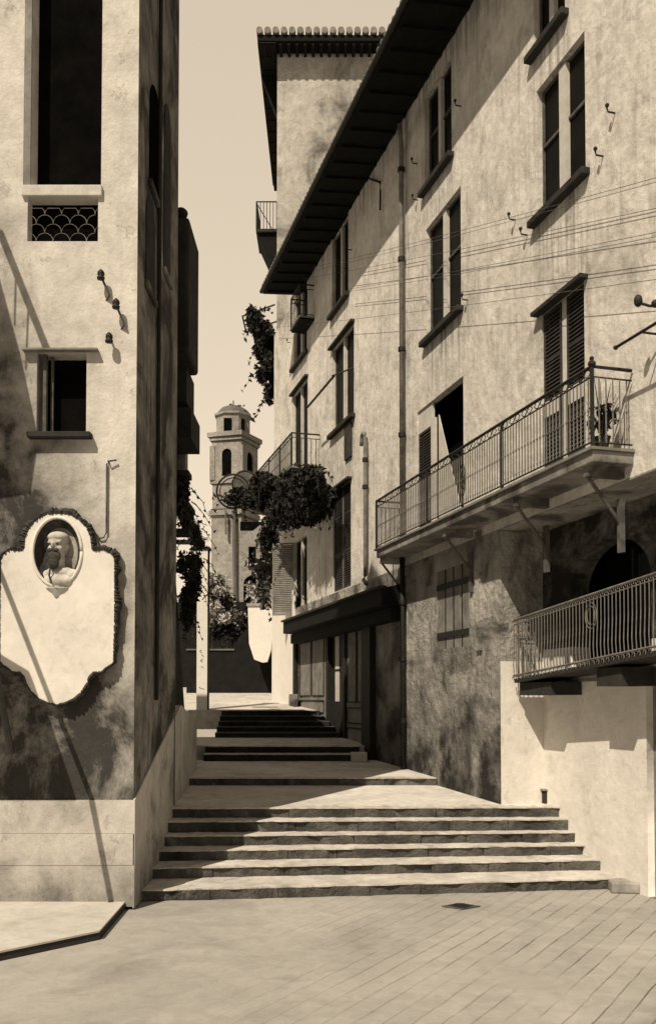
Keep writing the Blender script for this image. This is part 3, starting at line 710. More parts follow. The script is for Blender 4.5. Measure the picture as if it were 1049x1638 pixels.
for px, py, o_, rx, rz_ in ((425, 800, .8, .5, .42), (455, 790, .85, .75, .7), (490, 790, .8, .75, .75), (502, 792, .7, .45, .55), (440, 825, .7, .45, .45), (475, 805, .85, .9, .55), (470, 820, .6, .9, .5), (495, 815, .6, .6, .45), (450, 830, .8, .6, .4), (500, 765, .85, .6, .35), (430, 775, .95, .6, .3), (410, 800, .95, .4, .3), (520, 800, .2, .25, .4), (430, 860, .5, .2, .45), (500, 810, .3, .7, .5), (512, 800, .25, .4, .6), (485, 770, .85, .6, .3), (465, 775, .9, .6, .35), (450, 810, .8, .5, .4), (418, 770, 1.0, .5, .3)):
    s, z = fa(px, py, o_); bl.append(((s, o_, z), (rx, .33, rz_)))
plant('creeper', 'thick dark creeper hanging beneath the far iron balcony', 'creeper', bl, 17000, .085, loc=P0, rz=FROT)
# foliage wisps below it
bl = []
for px, py in ((425, 880), (418, 910), (430, 925), (437, 900), (422, 950)):
    p = at(px, py, 31); bl.append((p, (.22, .3, .5)))
plant('trailing_plant', 'loose trailing plant climbing the white wall below the creeper', 'plant', bl, 500, .13, 'leaf2')

# iron hoops at the balcony end
for i, (px, py, r, lab) in enumerate(((373, 786, .52, 'open iron hoop at the far end of the creeper balcony'), (392, 774, .40, 'smaller round iron disc beside the open hoop'))):
    p = at(px, py, 29.6+i*.3); h_ = empty('iron_hoop', p); tag(h_, lab, 'hoop')
    for k, q_ in enumerate((1, .82) if i == 0 else (1, .75, .5)):
        MB().tube([(r*q_*math.cos(t), .05*k, r*q_*math.sin(t)*1.05) for t in [2*math.pi*k2/24 for k2 in range(25)]], .035 if k == 0 else .02, 5).build('ring', 'iron', h_)
    if i == 1: MB().lathe([(.38, 0), (.38, .02)], (0, 0, 0), 20).build('disc', 'rust', h_).rotation_euler = (R(90), 0, 0)
    MB().tube([(r*.2, 0, -r), (r*2.5, -.1, -r*1.2)], .03, 5).build('arm', 'iron', h_)
bl = [(at(px, py, 29.4), (.35, .3, .22)) for px, py in ((382, 790), (395, 800), (405, 790), (376, 800))]
plant('potted_bush', 'small dark bush growing at the foot of the iron hoops', 'bush', bl, 700, .1)

# ------------------------------------------------------------ HOUSE B (behind)
HB = empty('back_house', (0, 31, 0)); tag(HB, 'tall narrow house with tiled eave rising behind the long roof', 'house')
pL = at(443, 300, 31); xL = pL.x; zTop = at(500, 82, 31).z
MB().box(xL, xL+9, 0, 9, 2, zTop).build('wall', 'house2', HB)
tl = at(418, 62, 30.3); 
zr0 = zTop-.05
# roof slab overhanging to the street (left) and to the front
mb = MB().hexa([(xL-.62, -.65, zr0-.05), (xL+9.5, -.65, zr0-.05), (xL+9.5, 9, zr0+.2), (xL-.62, 9, zr0+.2), (xL-.62, -.65, zr0+.16), (xL+9.5, -.65, zr0+.1), (xL+9.5, 9, zr0+1.2), (xL-.62, 9, zr0+1.2)])
rf = mb.build('roof', 'eave', HB)
mb = MB(); x = xL-.55
while x < xL+9: mb.tube([(x, -.74, zr0+.26), (x, 3, zr0+.6)], .11, 7); x += .27
mb.build('tiles', 'tile', rf)
mb = MB(); x = xL-.45
while x < xL+9: mb.box(x, x+.1, -.6, 0, zr0-.16, zr0-.055); x += .27
mb.build('rafter', 'eave', rf)
mb = MB()
for k in range(12): mb.box(xL-.55, xL, k*.7, k*.7+.12, zr0-.16, zr0-.055)
mb.prism([(xL-.6, -.6, zr0-.05), (xL, -.6, zr0-.05), (xL, -.6, zr0-1.6)], (0, .12, 0)) if False else None
mb.build('rafter', 'eave', rf)
# deep side eave seen from below: boarded cove
MB().hexa([(xL-.62, -.64, zr0-.12), (xL-.003, -.64, zr0-.12), (xL-.003, 8, zr0-.12), (xL-.62, 8, zr0-.12), (xL-.6, -.62, zr0-.06), (xL-.003, -.62, zr0-.06), (xL-.003, 8, zr0-.06), (xL-.6, 8, zr0-.06)]).build('soffit', 'eave', rf)
MB().prism([(xL-.60, 1, zr0-.125), (xL-.004, 1, zr0-.125), (xL-.004, 1, zr0-1.75)], (0, .3, 0)).build('eave_bracket', 'eave', HB)
zb = at(420, 375, 32).z
b1 = MB().box(xL-.75, xL-.003, .6, 2.2, zb-.1, zb).build('balcony', 'slate', HB)
MB().prism([(xL-.72, .7, zb-.101), (xL-.003, .7, zb-.101), (xL-.003, .7, zb-1.7)], (0, 1.3, 0)).build('console', 'eave', b1)
mb = MB().tube([(xL, .62, zb+.95), (xL-.73, .62, zb+.95), (xL-.73, 2.15, zb+.95)], .025, 5); mb.tube([(xL-.73, .62, zb), (xL-.73, .62, zb+.95)], .03, 5).tube([(xL-.73, .62, zb+.9), (xL-.2, .62, zb)], .015, 4)
mb.build('handrail', 'iron', b1)
br = MB().tube([(0, 0, 0), (0, 0, .95)], .012, 4).build('baluster', 'iron', b1); br.location = (xL-.6, .62, zb)
for i in range(1, 6): copyto(br, b1, (xL-.6+i*.11, .62, zb))
for i in range(1, 12): copyto(br, b1, (xL-.73, .62+i*.13, zb))
# second side balcony with plants, on the street side lower down
zb = at(410, 520, 30.8).z; xx = at(437, 520, 30.4).x
b2 = MB().box(xx-.75, xL-.003 if xL > xx else xx, .4, 1.9, zb-.12, zb).build('balcony', 'slate', HB)
mb = MB().tube([(xx-.8, .4, zb+.15), (xx-.8, .4, zb+.2)], .01, 4); 
mb.tube([(xx, .4, zb+.95), (xx-1.1, .4, zb+.55)], .03, 5).tube([(xx, 1.8, zb+.95), (xx-1.1, 1.8, zb+.55)], .03, 5).tube([(xx-1.1, .4, zb+.55), (xx-1.1, 1.8, zb+.55)], .03, 5)
mb.build('awning_frame', 'iron', b2)
MB().prism([(xx-.6, .5, zb-.121), (xx-.02, .5, zb-.121), (xx-.02, .5, zb-2.3)], (0, 1.0, 0)).build('console', 'eave', b2)
bl = [(at(px, py, 31.1), r) for px, py, r in ((402, 510, (.16, .3, .5)), (412, 520, (.25, .3, .45)), (425, 530, (.25, .3, .4)), (417, 560, (.22, .3, .5)), (428, 580, (.2, .3, .5)), (420, 600, (.22, .3, .3)), (430, 630, (.14, .3, .4)))]
plant('hanging_plant', 'dark spiky plants spilling from the side balcony under the awning frame', 'plant', bl, 1800, .13)

# ------------------------------------------------------------ LEFT HOUSE
HL = empty('corner_house', (LX, YF, 0)); tag(HL, 'pale corner house at left with tall dark window above a small one', 'house')
def lp(px, py):                                # local x,z on the front face
    q = at(px, py, YF); return q.x-LX, q.z
ZL = 13.6; W_ = -3.2
def lh(pl, pr, pt, pb): 
    x0, zt = lp(pl, pt); x1, zb = lp(pr, pb); return (x0, x1, zb, zt)
big = lh(56, 162, -260, 298); gril = lh(45, 157, 315, 386); small = lh(60, 138, 564, 694)
h1, h2, h3 = big, gril, small
zpl = lp(210, 1279)[1]
zmid = lp(0, 1140)[1]
def front_wall(z0, z1, hs, m, name):
    mb = MB(); wall_holes(mb, W_, 0, z0, z1, hs, 0, .3)
    for v in mb.v: v.y = -v.y                   # faces the square (-y)
    # side and back so the volume is closed
    mb.quad((0, 0, z0), (0, 3.05, z0), (0, 3.05, z1), (0, 0, z1)) if name == 'wall' and False else None
    return mb.build(name, m, HL)
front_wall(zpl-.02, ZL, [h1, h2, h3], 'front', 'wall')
# side wall facing the street with blind arched recess outlines
mb = MB()
YD = 3.05
for i in range(12):
    y0, y1 = YD*i/12, YD*(i+1)/12
    mb.quad((0, y0, -.1), (0, y1, -.1), (0, y1, ZL), (0, y0, ZL))
mb.quad((0, YD, -.1), (W_, YD, -.1), (W_, YD, ZL), (0, YD, ZL)); mb.quad((W_, 0, -.1), (W_, YD, -.1), (W_, YD, ZL), (W_, 0, ZL)); mb.quad((0, 0, ZL), (0, YD, ZL), (W_, YD, ZL), (W_, 0, ZL))
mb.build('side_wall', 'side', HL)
# side openings: tall arched dark window high up; lower shutters
def side_arch(y0, y1, z0, z1, dep=.02):
    r_ = (y1-y0)/2; pts = [(y0, z0), (y1, z0)]+[((y0+y1)/2+r_*math.cos(t), z1-r_+r_*1.0*math.sin(t)) for t in [math.pi*k/10 for k in range(11)]]
    return pts
def spt(px, py):
    d = ray(px, py); k = (LX)/d.x; return d.y*k-YF, EYE+d.z*k
for px0, px1, pt, pb, m_ in ((239, 256, 112, 290, 'void'), (262, 272, 150, 430, 'dark'), (233, 247, 300, 450, 'dark')):
    y0, y1 = spt(px0, (pt+pb)/2)[0], spt(px1, (pt+pb)/2)[0]; z0, z1 = spt(px0, pb)[1], spt(px0, pt)[1]
    fr = MB().prism([(0.003, q[0], q[1]) for q in side_arch(y0, y1, z0, z1)], (.012, 0, 0)).build('window', 'void' if m_ == 'void' else 'dark', HL)
    MB().box(.016, .05, y0-.04, y1+.04, z0-.08, z0).build('sill', 'side', fr)
mb = MB()                                       # cable ducts and drip mouldings running down the side
for px, w__ in ((248, .03),):
    y, _ = spt(px, 800); mb.tube([(.04, y, 2.5), (.04, y, ZL)], w__, 6)
mb.build('drainpipe', 'dark', HL)
# plinth: three courses at the front, sloping wainscot on the street side
mb = MB()
zc_ = [kz-.06, lp(100, 1384)[1], lp(100, 1333)[1], zpl]
for i in range(3): mb.box(W_, .016, -.03+.002*i, .02, zc_[i]+(.004 if i else 0), zc_[i+1]-.004)
mb.box(W_, .012, -.022, .02, zc_[0], zc_[3]-.01)
pf = mb.build('plinth', 'plinth', HL)
def sy(px): return spt(px, 1300)[0]
pts = [(0, -.028, 0.02), (0, -.028, zpl)]
y1_, z1_ = spt(276, 1150)
pts += [(0, y1_, z1_), (0, y1_, .0)]
MB().prism([(.003, p[1], p[2]) for p in pts], (.02, 0, 0)).build('wainscot', 'plinth', HL)
# big window, grille, small window
def inl(h, d, m, name='window'): return MB().box(h[0]-.02, h[1]+.02, d, d+.06, h[2]-.02, h[3]+.02).build(name, m, HL)
w = inl(big, .26, 'void'); MB().box(big[0]-.09, big[0]-.002, -.02, .2, big[2]-.02, ZL-.3).build('shutter_edge', 'framedim', w)
MB().box(big[0]-.1, big[1]+.02, -.05, .29, big[2]-.14, big[2]-.004).build('sill', 'frame', w, bevel=.01)
w = inl(gril, .18, 'void')
mb = MB(); r_ = (gril[1]-gril[0])/4.2
for row in range(5):
    for k in range(-1, 6):
        cx_ = gril[0]+r_*(k+.5*(row % 2)); cz_ = gril[2]+.01+row*r_*.55
        pts = [(cx_+r_/2*math.cos(t), .02, cz_+r_*.5*math.sin(t)) for t in [math.pi*q/8 for q in range(9)]]
        pts = [p_ for p_ in pts if gril[0]+.005 < p_[0] < gril[1]-.005 and p_[2] < gril[3]-.12]
        if len(pts) > 2: mb.tube(pts, .0045, 4)
mb.build('scale_grille', 'pipe', w)
w = inl(small, .26, 'void')
MB().box(small[0]+.06, small[0]+.10, .05, .12, small[2], small[3]).box(small[0]+.13, small[0]+.16, .14, .18, small[2], small[3]).build('frame', 'rust', w)
MB().box(small[0]-.08, small[1]+.08, -.13, .1, small[2]-.07, small[2]-.002).build('sill', 'slate', w, bevel=.01)
MB().box(small[0]-.16, small[1]+.15, -.10, .02, small[3]+.002, small[3]+.025).build('lintel', 'framedim', w)
# insulators on the front
for i, (px, py, lab) in enumerate(((165, 447, 'highest of the three iron insulators on the corner house wall'), (189, 493, 'middle insulator with a round shadow patch on the corner house wall'), (178, 547, 'lowest of the three insulators above the small window'))):
    insul('insulator', at(px, py, YF-.02), lab, 'insulator', 'insulators on the corner house wall', tilt=(.10, 0, -.28) if i < 2 else (-.03, 0, .12))
cd = MB().tube([(0, 0, .0), (-.02, -.03, -.02), (-.02, -.03, -.86), (-.05, -.03, -.92), (-.1, -.03, -.93), (-.14, -.03, -.88)], .011, 6).tube([(0, .03, 0), (0, -.06, 0), (.1, -.04, .02)], .012, 5).build('wall_cable', 'rust')
cd.location = at(175, 740, YF); tag(cd, 'thin cable dropping down the wall to the top of the plaque', 'cable')

# ------------------------------------------------------------ plaque and bust
YP = YF-.12
pc = at(92, 960, YP)
PQ = empty('memorial_plaque', (pc.x, YF, pc.z)); tag(PQ, 'large pale shaped wall plaque with dark carved rim and oval niche', 'plaque')
PQ.rotation_euler = (R(90), 0, 0)               # local x right, y up, z towards the square
k_ = YP/FPX/2.997
def q2(zx, zy): return ((zx-275)*k_, -(zy-(960-780)*2.997)*k_)
half = [(275, 118), (330, 124), (375, 146), (412, 185), (434, 235), (440, 290), (452, 300), (500, 296), (540, 318), (550, 345), (552, 600), (548, 835), (535, 850), (510, 866), (490, 884), (452, 886), (432, 905), (420, 940), (395, 980), (360, 1012), (315, 1033), (275, 1040)]
outl = [q2(*p_) for p_ in half]; outl = outl+[(-x, y) for x, y in outl[::-1][1:-1]]
nc = q2(272, 305); ell = [(nc[0]+.108*math.cos(t)*2.9*.79, nc[1]+.150*2.5*math.sin(t)*.78+0) for t in [2*math.pi*i/32 for i in range(32)]]
ea, eb = 112*k_, 160*k_
ell = [(nc[0]+ea*math.cos(t), nc[1]+eb*math.sin(t)) for t in [2*math.pi*i/32 for i in range(32)]]
fcm = flat2d('slab', [outl, ell], 'plaque', .11, PQ); fcm.location = (0, 0, .06)
# bowl of the niche
mb = MB(); rows = 7
for i in range(rows):
    a0, a1 = math.pi/2*i/rows, math.pi/2*(i+1)/rows
    for j in range(32):
        t0, t1 = 2*math.pi*j/32, 2*math.pi*(j+1)/32
        f = lambda a_, t_: (nc[0]+ea*math.cos(t_)*math.cos(a_), nc[1]+eb*math.sin(t_)*math.cos(a_), .10-.16*math.sin(a_))
        mb.quad(f(a0, t0), f(a0, t1), f(a1, t1), f(a1, t0))
mb.build('niche', 'carved', PQ, smooth=True)
mb = MB(); 
for i in range(33):
    t = 2*math.pi*i/32
mb.tube([(nc[0]+(ea+.015)*math.cos(t), nc[1]+(eb+.015)*math.sin(t), .12) for t in [2*math.pi*i/32 for i in range(33)]], .02, 6)
mb.build('niche_rim', 'plaque', PQ, smooth=True)
# crusty carved rim following the outline
pts_ = []
for i in range(len(outl)):
    p0 = Vector(outl[i]).to_3d(); p1 = Vector(outl[(i+1) % len(outl)]).to_3d(); m_ = max(1, int((p1-p0).length/.014))
    for j in range(m_): pts_.append(p0.lerp(p1, j/m_))
n = len(pts_); ws = []; w_ = .04
for i in range(n):
    q = pts_[i]; thick = 1.5 if (q.y > .3 or (q.x > .3 and q.y > -.1)) else (1.0 if q.y > -.35 else .75)
    w_ = min(.055, max(.012, w_+random.uniform(-.016, .016))); ws.append(w_*thick)
mb = MB(); rings = []
for i, q in enumerate(pts_):
    d_ = (pts_[(i+1) % n]-pts_[i-1]).normalized(); nr = Vector((d_.y, -d_.x, 0))
    if nr.dot(q) < 0: nr = -nr
    z_ = random.uniform(-.012, .012)
    rings.append([q-nr*.006+Vector((0, 0, .05)), q-nr*.008+Vector((0, 0, .122+z_)), q+nr*ws[i]*.45+Vector((0, 0, .135+z_*1.5)), q+nr*ws[i]+Vector((0, 0, .085+z_*2)), q+nr*ws[i]*.8+Vector((0, 0, .004))])
vs = [p_ for g_ in rings for p_ in g_]
mb.add(vs, [(i*5+k, i*5+k+1, ((i+1) % n)*5+k+1, ((i+1) % n)*5+k) for i in range(n) for k in range(4)])
mb.build('carved_rim', 'carved', PQ)
mb = MB().lathe([(.02, -.16), (.06, -.08), (.13, -.02), (.15, .0)], (0, 0, 0), 12); o = mb.build('niche_corbel', 'marble', PQ, smooth=True); o.rotation_euler = (R(-90), 0, 0); o.location = (nc[0], nc[1]-eb-.03, .10); o.scale = (1, .5, 1)
# bust: fused shape, front faces -y
BU = MB()
def E(x, y, z, rx, ry, rz, s=16): BU.ball((x, y, z), (rx, ry, rz), s, 12)
E(0, 0, 0, .075, .095, .105); E(0, -.005, .05, .082, .095, .07)                # skull, brow
E(0, -.08, .0, .018, .035, .035); E(0, -.103, -.015, .017, .016, .014)           # nose
E(-.035, -.078, .026, .03, .018, .011); E(.035, -.078, .026, .03, .018, .011)   # brow ridges
E(-.04, -.06, -.03, .028, .03, .03); E(.04, -.06, -.03, .028, .03, .03)         # cheeks
E(-.078, .01, -.005, .012, .02, .028); E(.078, .01, -.005, .012, .02, .028)     # ears
E(-.022, -.094, -.045, .028, .014, .012); E(.022, -.094, -.045, .028, .014, .012)  # moustache
E(0, -.07, -.09, .048, .045, .045); E(0, -.075, -.14, .038, .04, .05)           # beard
E(0, .01, -.13, .05, .055, .09); E(0, .02, -.24, .13, .09, .07)                 # neck, chest
E(-.11, .03, -.265, .08, .07, .065); E(.11, .03, -.265, .08, .07, .065); E(0, .0, -.31, .15, .09, .07); E(0, 0, -.36, .09, .07, .05)
bp_ = PQ.location+Vector((nc[0], -.045, nc[1]+.075))
B = empty('portrait_bust', bp_, R(-14)); tag(B, 'bearded marble portrait bust set in the oval niche of the plaque', 'bust')
bo = BU.build('body', 'marble', B); rm = bo.modifiers.new('remesh', 'REMESH'); rm.mode = 'VOXEL'; rm.voxel_size = .007; rm.use_smooth_shade = True
sm_ = bo.modifiers.new('smooth', 'SMOOTH'); sm_.factor = .5; sm_.iterations = 2
mb = MB().ball((0, -.005, .075), (.088, .102, .055), 20, 10)
mb.build('hair', 'marble', B, smooth=True)
mb = MB().ball((0, -.078, -.10), (.062, .04, .06), 12, 8, .08).ball((0, -.085, -.155), (.05, .034, .06), 12, 8, .08).ball((-.026, -.102, -.046), (.036, .016, .017), 10, 6).ball((.026, -.102, -.046), (.036, .016, .017), 10, 6)
mb.build('beard', 'carved', B)
for x_ in (-.032, .032): MB().ball((x_, -.087, .008), (.013, .006, .008), 8, 6).build('eye', 'carved', B)
MB().tube([(-.02, -.1, -.2), (-.03, -.1, -.27), (-.01, -.1, -.34)], .008, 5).build('lapel', 'carved', B)
B.scale = (1.42, 1.42, 1.36)

# ------------------------------------------------------------ cheek wall behind the corner house
cw = empty('parapet_wall', (LX, YF+YD, 0)); tag(cw, 'low sloping pale parapet beside the steps, left of the landing', 'wall')
def cheek(pa, pb, Ya, Yb, za, zb, off, m, name):
    X0, X1 = at(pa, 1200, Ya).x-LX, at(pb, 1200, Yb).x-LX
    y0, y1 = Ya-YF-YD, Yb-YF-YD
    return MB().hexa([(X0-.14, y0, .7), (X0, y0, .7), (X1, y1, .7), (X1-.14, y1, .7), (X0-.14, y0, za), (X0, y0, za), (X1, y1, zb), (X1-.14, y1, zb)]).build(name, m, cw)
cheek(279, 289, 14.45, 15.1, at(280, 1150, 14.4).z, at(290, 1128, 15.1).z, 0, 'plinth', 'panel')
cheek(290, 315, 15.2, 18.6, at(290, 1128, 15.2).z, at(315, 1155, 18.6).z, 0, 'landing', 'panel')

# ------------------------------------------------------------ LEFT row further up
HM = empty('shaded_house', (LX-.1, YF+YD+.02, 0)); tag(HM, 'dark shaded house front beyond the corner house', 'house')
ox, oy = HM.location.x, HM.location.y
zM = at(290, 350, 15.2).z
# wall leans back from the street line
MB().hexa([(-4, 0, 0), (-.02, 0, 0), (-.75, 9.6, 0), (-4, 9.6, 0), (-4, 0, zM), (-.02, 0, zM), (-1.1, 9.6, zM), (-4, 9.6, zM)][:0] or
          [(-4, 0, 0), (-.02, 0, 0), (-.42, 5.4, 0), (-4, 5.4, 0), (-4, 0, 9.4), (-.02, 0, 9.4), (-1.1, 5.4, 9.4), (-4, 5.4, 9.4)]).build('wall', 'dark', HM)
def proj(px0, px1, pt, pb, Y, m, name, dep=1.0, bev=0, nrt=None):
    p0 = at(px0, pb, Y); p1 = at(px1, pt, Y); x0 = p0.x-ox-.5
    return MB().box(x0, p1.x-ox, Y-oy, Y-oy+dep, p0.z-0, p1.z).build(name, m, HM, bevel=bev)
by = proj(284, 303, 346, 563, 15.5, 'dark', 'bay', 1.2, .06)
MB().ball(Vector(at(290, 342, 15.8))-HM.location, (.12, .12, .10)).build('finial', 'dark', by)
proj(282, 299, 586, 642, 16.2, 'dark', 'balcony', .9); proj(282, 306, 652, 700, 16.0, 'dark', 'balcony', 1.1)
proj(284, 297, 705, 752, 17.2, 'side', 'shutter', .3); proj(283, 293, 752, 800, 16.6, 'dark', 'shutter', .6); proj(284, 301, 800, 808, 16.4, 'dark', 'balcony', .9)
for py in (640, 565, 752, 845):
    mb = MB()
    p0 = at(280, py, 16.5)-HM.location; p1 = at(302, py+4, 16.5)-HM.location; mb.box(p0.x-.3, p1.x, p0.y, p0.y+.4, p1.z-.05, p0.z)
    mb.build('ledge', 'dark', HM)
# rough lower shop wall with sloping rail and bulging awning
bl = [(at(px, py, Y_), r) for px, py, Y_, r in ((294, 780, 16.6, (.14, .4, .35)), (297, 830, 17, (.16, .5, .3)), (310, 850, 20, (.22, .5, .3)), (318, 868, 22, (.18, .4, .2)), (290, 815, 16, (.08, .3, .2)))]
plant('creeper', 'ragged dark climbing plants on the shaded house front at left', 'creeper', bl, 1500, .055)
bl = [(at(px, py, Y_), r) for px, py, Y_, r in ((300, 905, 19, (.28, .8, .35)), (312, 900, 20, (.18, .6, .28)), (308, 940, 20, (.22, .6, .4)), (300, 960, 20, (.2, .6, .4)), (313, 925, 20.5, (.14, .4, .3)), (300, 985, 20, (.14, .6, .4)))]
plant('bush', 'dense dark bush against the white gate pier', 'bush', bl, 2600, .055)
# railing on the far-left terrace
# white gate pier
gpz = empty('gate_pier', (at(324, 1130, 24.9).x, 24.9, 2.2)); tag(gpz, 'tall bright white gate pier with thin cap and faded marks', 'pier')
gh = at(324, 880, 24.9).z-2.2
MB().box(-.14, .14, -.14, .2, 0, gh).build('shaft', 'bright', gpz)
MB().box(-.30, .19, -.18, .24, gh+.002, gh+.07).build('cap', 'slate', gpz)
MB().box(.141, .155, -.1, .2, 0, gh).build('shaded_edge', 'slate', gpz)
for (u_, v_, t_) in ((-.03, 1.55, 5), (.02, 1.45, 4), (-.01, 1.3, 6), (.01, 1.15, 4), (-.04, .6, 4), (.03, .58, 3)):
    MB().tube([(u_+.03*math.cos(k*1.3), -.143, v_+.018*k) for k in range(t_)], .008, 4).build('painted_mark', 'rust', gpz)
lt = MB().box(-.7, 0, -.1, .3, 0, .06).build('roof_edge', 'dark', HM); lt.location = at(326, 868, 23)-HM.location

# ------------------------------------------------------------ FAR END: church tower etc.
YT = 62
def tp(px, py, Y=YT): return at(px, py, Y)
T = empty('church_tower', (tp(360, 1000).x, YT, 3)); tag(T, 'church bell tower with arched belfry and small domed lantern above the street end', 'tower')
kx = YT/FPX
def tb(pl, pr, pt, pb, name, m, front=0, dep=3.2, par=None, bev=0):
    x0, x1 = tp(pl, pb).x-T.location.x, tp(pr, pb).x-T.location.x; z0, z1 = tp(pl, pb).z-3, tp(pl, pt).z-3
    o = MB().box(x0, x1, front, front+dep, z0, z1).build(name, m, par or T, bevel=bev); return o, (x0, x1, z0, z1)
# rotated square tower: two faces seen. corner at px 383
cx0, cx1, cx2 = tp(340, 730).x-T.location.x, tp(386, 730).x-T.location.x, tp(406, 730).x-T.location.x
def tprism(off, zt, zb, name, m, par=None):
    z0, z1 = tp(360, zb).z-3, tp(360, zt).z-3
    A_ = (cx0-off, .45-off*.3); Bq = (cx1+off*.15, -.0-off); Cq = (cx2+off, 2.2-off*.2); Dq = (cx0+.9-off*.2, 2.7+off)
    o = MB().prism([(p_[0], p_[1], z0) for p_ in (A_, Bq, Cq, Dq)], (0, 0, z1-z0)).build(name, m, par or T); return (A_, Bq, Cq, z0, z1)
b0 = tprism(0, 712, 766, 'belfry_core', 'void')
tprism(.22, 766, 772, 'cornice', 'tower'); tprism(.05, 772, 822, 'stage', 'tower'); tprism(.28, 815, 823, 'cornice', 'tower'); tprism(.1, 823, 1010, 'shaft', 'tower')
tprism(.42, 690, 697, 'cornice', 'tower'); tprism(.26, 697, 703, 'cornice', 'tower'); tprism(.10, 703, 712, 'frieze', 'tower')
tprism(.30, 697, 699, 'moulding_or_shade_strip', 'towerdark'); tprism(.16, 703, 705, 'moulding_or_shade_strip', 'towerdark'); tprism(.14, 770, 773, 'moulding_or_shade_strip', 'towerdark'); tprism(.18, 823, 826, 'moulding_or_shade_strip', 'towerdark'); tprism(.15, 812, 814, 'moulding_or_shade_strip', 'towerdark')  # thin dark strips paint the shade under the cornices
# belfry faces with real arches
def face(Aq, Bq, name, m, dz=(711, 767), aw=.34, push=.06):
    z0, z1 = tp(360, dz[1]).z-3, tp(360, dz[0]).z-3; a_ = Vector((Aq[0], Aq[1], 0)); b_ = Vector((Bq[0], Bq[1], 0)); W = (b_-a_).length; H = z1-z0
    r_ = W*aw/2; cxw = W*.5; top = H*.9
    arch = [(cxw-r_, H*.12), (cxw+r_, H*.12)]+[(cxw+r_*math.cos(t), top-r_+r_*math.sin(t)) for t in [math.pi*i/10 for i in range(11)]]
    o = flat2d(name, [[(0, 0), (W, 0), (W, H), (0, H)], arch], m, .1, T)
    d_ = (b_-a_).normalized(); nr = Vector((d_.y, -d_.x, 0))
    o.matrix_local = Matrix(((d_.x, 0, nr.x, a_.x+nr.x*push), (d_.y, 0, nr.y, a_.y+nr.y*push), (0, 1, 0, z0), (0, 0, 0, 1)))
    return o, a_, b_, nr, z0, z1
f1 = face(b0[0], b0[1], 'belfry_arch', 'tower'); f2 = face(b0[1], b0[2], 'belfry_arch', 'tower', aw=.42)
for pxx in (0, 1):
    q_ = b0[pxx]; z0, z1 = b0[3], b0[4]
    MB().box(q_[0]-.22, q_[0]+.12, q_[1]-.2, q_[1]+.1, z0, z1).build('pilaster', 'tower', T)
# octagonal lantern
lc = ((cx0+cx2)/2-.12, 1.2); z0 = tp(360, 692).z-3; z1 = tp(360, 660).z-3; r_ = (cx2-cx0)/2*.86
oct_ = lambda r, z: [(lc[0]+r*math.cos(math.pi/8+math.pi/4*k), lc[1]+r*math.sin(math.pi/8+math.pi/4*k), z) for k in range(8)]
MB().prism(oct_(r_, z0), (0, 0, z1-z0)).build('lantern', 'tower', T)
MB().prism(oct_(r_+.13, z1), (0, 0, .14)).build('cornice', 'tower', T)
zd = z1+.14; zt_ = tp(372, 640).z-3
n = 8; mb = MB(); prof = [(r_*1.0, 0), (r_*.95, .25), (r_*.80, .55), (r_*.52, .80), (r_*.22, .95), (.05, 1.0)]
mb.lathe([(r, (zt_-zd)*h__) for r, h__ in prof], (lc[0], lc[1], zd), 8); dm = mb.build('dome', 'towerdark', T)
MB().tube([(lc[0], lc[1], zt_), (lc[0], lc[1], zt_+.35)], .04, 5).build('finial', 'iron', T)
xw = tp(364, 675).x-T.location.x
for dx_, wd in ((0, .25), (.95, .16)):
    MB().box(xw-wd+dx_, xw+wd+dx_, lc[1]-r_-.0+(.25 if dx_ else 0), lc[1]-r_+.4+(.25 if dx_ else 0), z0+.12, z0+1.0).build('window', 'void', T)
mb = MB().leaves([((lc[0]+.2, lc[1]-.4, zt_-.3), (.7, .5, .35))], 120, .12); mb.build('weeds', 'leaf', T)
# pipe / lightning rod line on the tower
MB().tube([(tp(374, 800).x-T.location.x, -.35, tp(374, 800).z-3), (tp(378, 1000).x-T.location.x, -.35, tp(378, 1000).z-3)], .14, 6).build('rainwater_pipe', 'towerdark', T)
MB().box(tp(361, 800).x-T.location.x, tp(363, 800).x-T.location.x, -.4, -.1, tp(361, 855).z-3, tp(361, 818).z-3).build('stain_channel', 'towerdark', T)

# church house in front of the tower, with an arched doorway
YH = 44
CH = empty('far_house', (at(408, 1000, YH).x, YH, 3)); tag(CH, 'pale house with dark arched doorway at the top of the street', 'house')
def hp(px, py): q = at(px, py, YH)-CH.location; return (q.x, q.z)
outer = [hp(383, 1060), hp(470, 1060), hp(470, 830), hp(430, 830), hp(405, 850), hp(383, 850)]
x_c, r_ = hp(404, 930)[0], 14*YH/FPX
zz0 = hp(404, 985)[1]; zz1 = hp(404, 935)[1]
arch = [(x_c-r_, zz0), (x_c+r_, zz0)]+[(x_c+r_*math.cos(t), zz1+r_*math.sin(t)) for t in [math.pi*i/10 for i in range(11)]]
wn_ = [hp(398, 902), hp(410, 902), hp(410, 875), hp(398, 875)]
o = flat2d('wall', [outer, arch, wn_], 'tower', .3, CH); o.rotation_euler = (R(90), 0, 0)
MB().box(outer[0][0], outer[1][0], .16, .5, outer[0][1], outer[3][1]-.1).build('interior', 'void', CH)
MB().box(hp(396, 0)[0] if False else hp(396, 905)[0], hp(412, 905)[0], -.3, -.16, hp(396, 906)[1], hp(396, 903)[1]).build('sill', 'frame', CH)
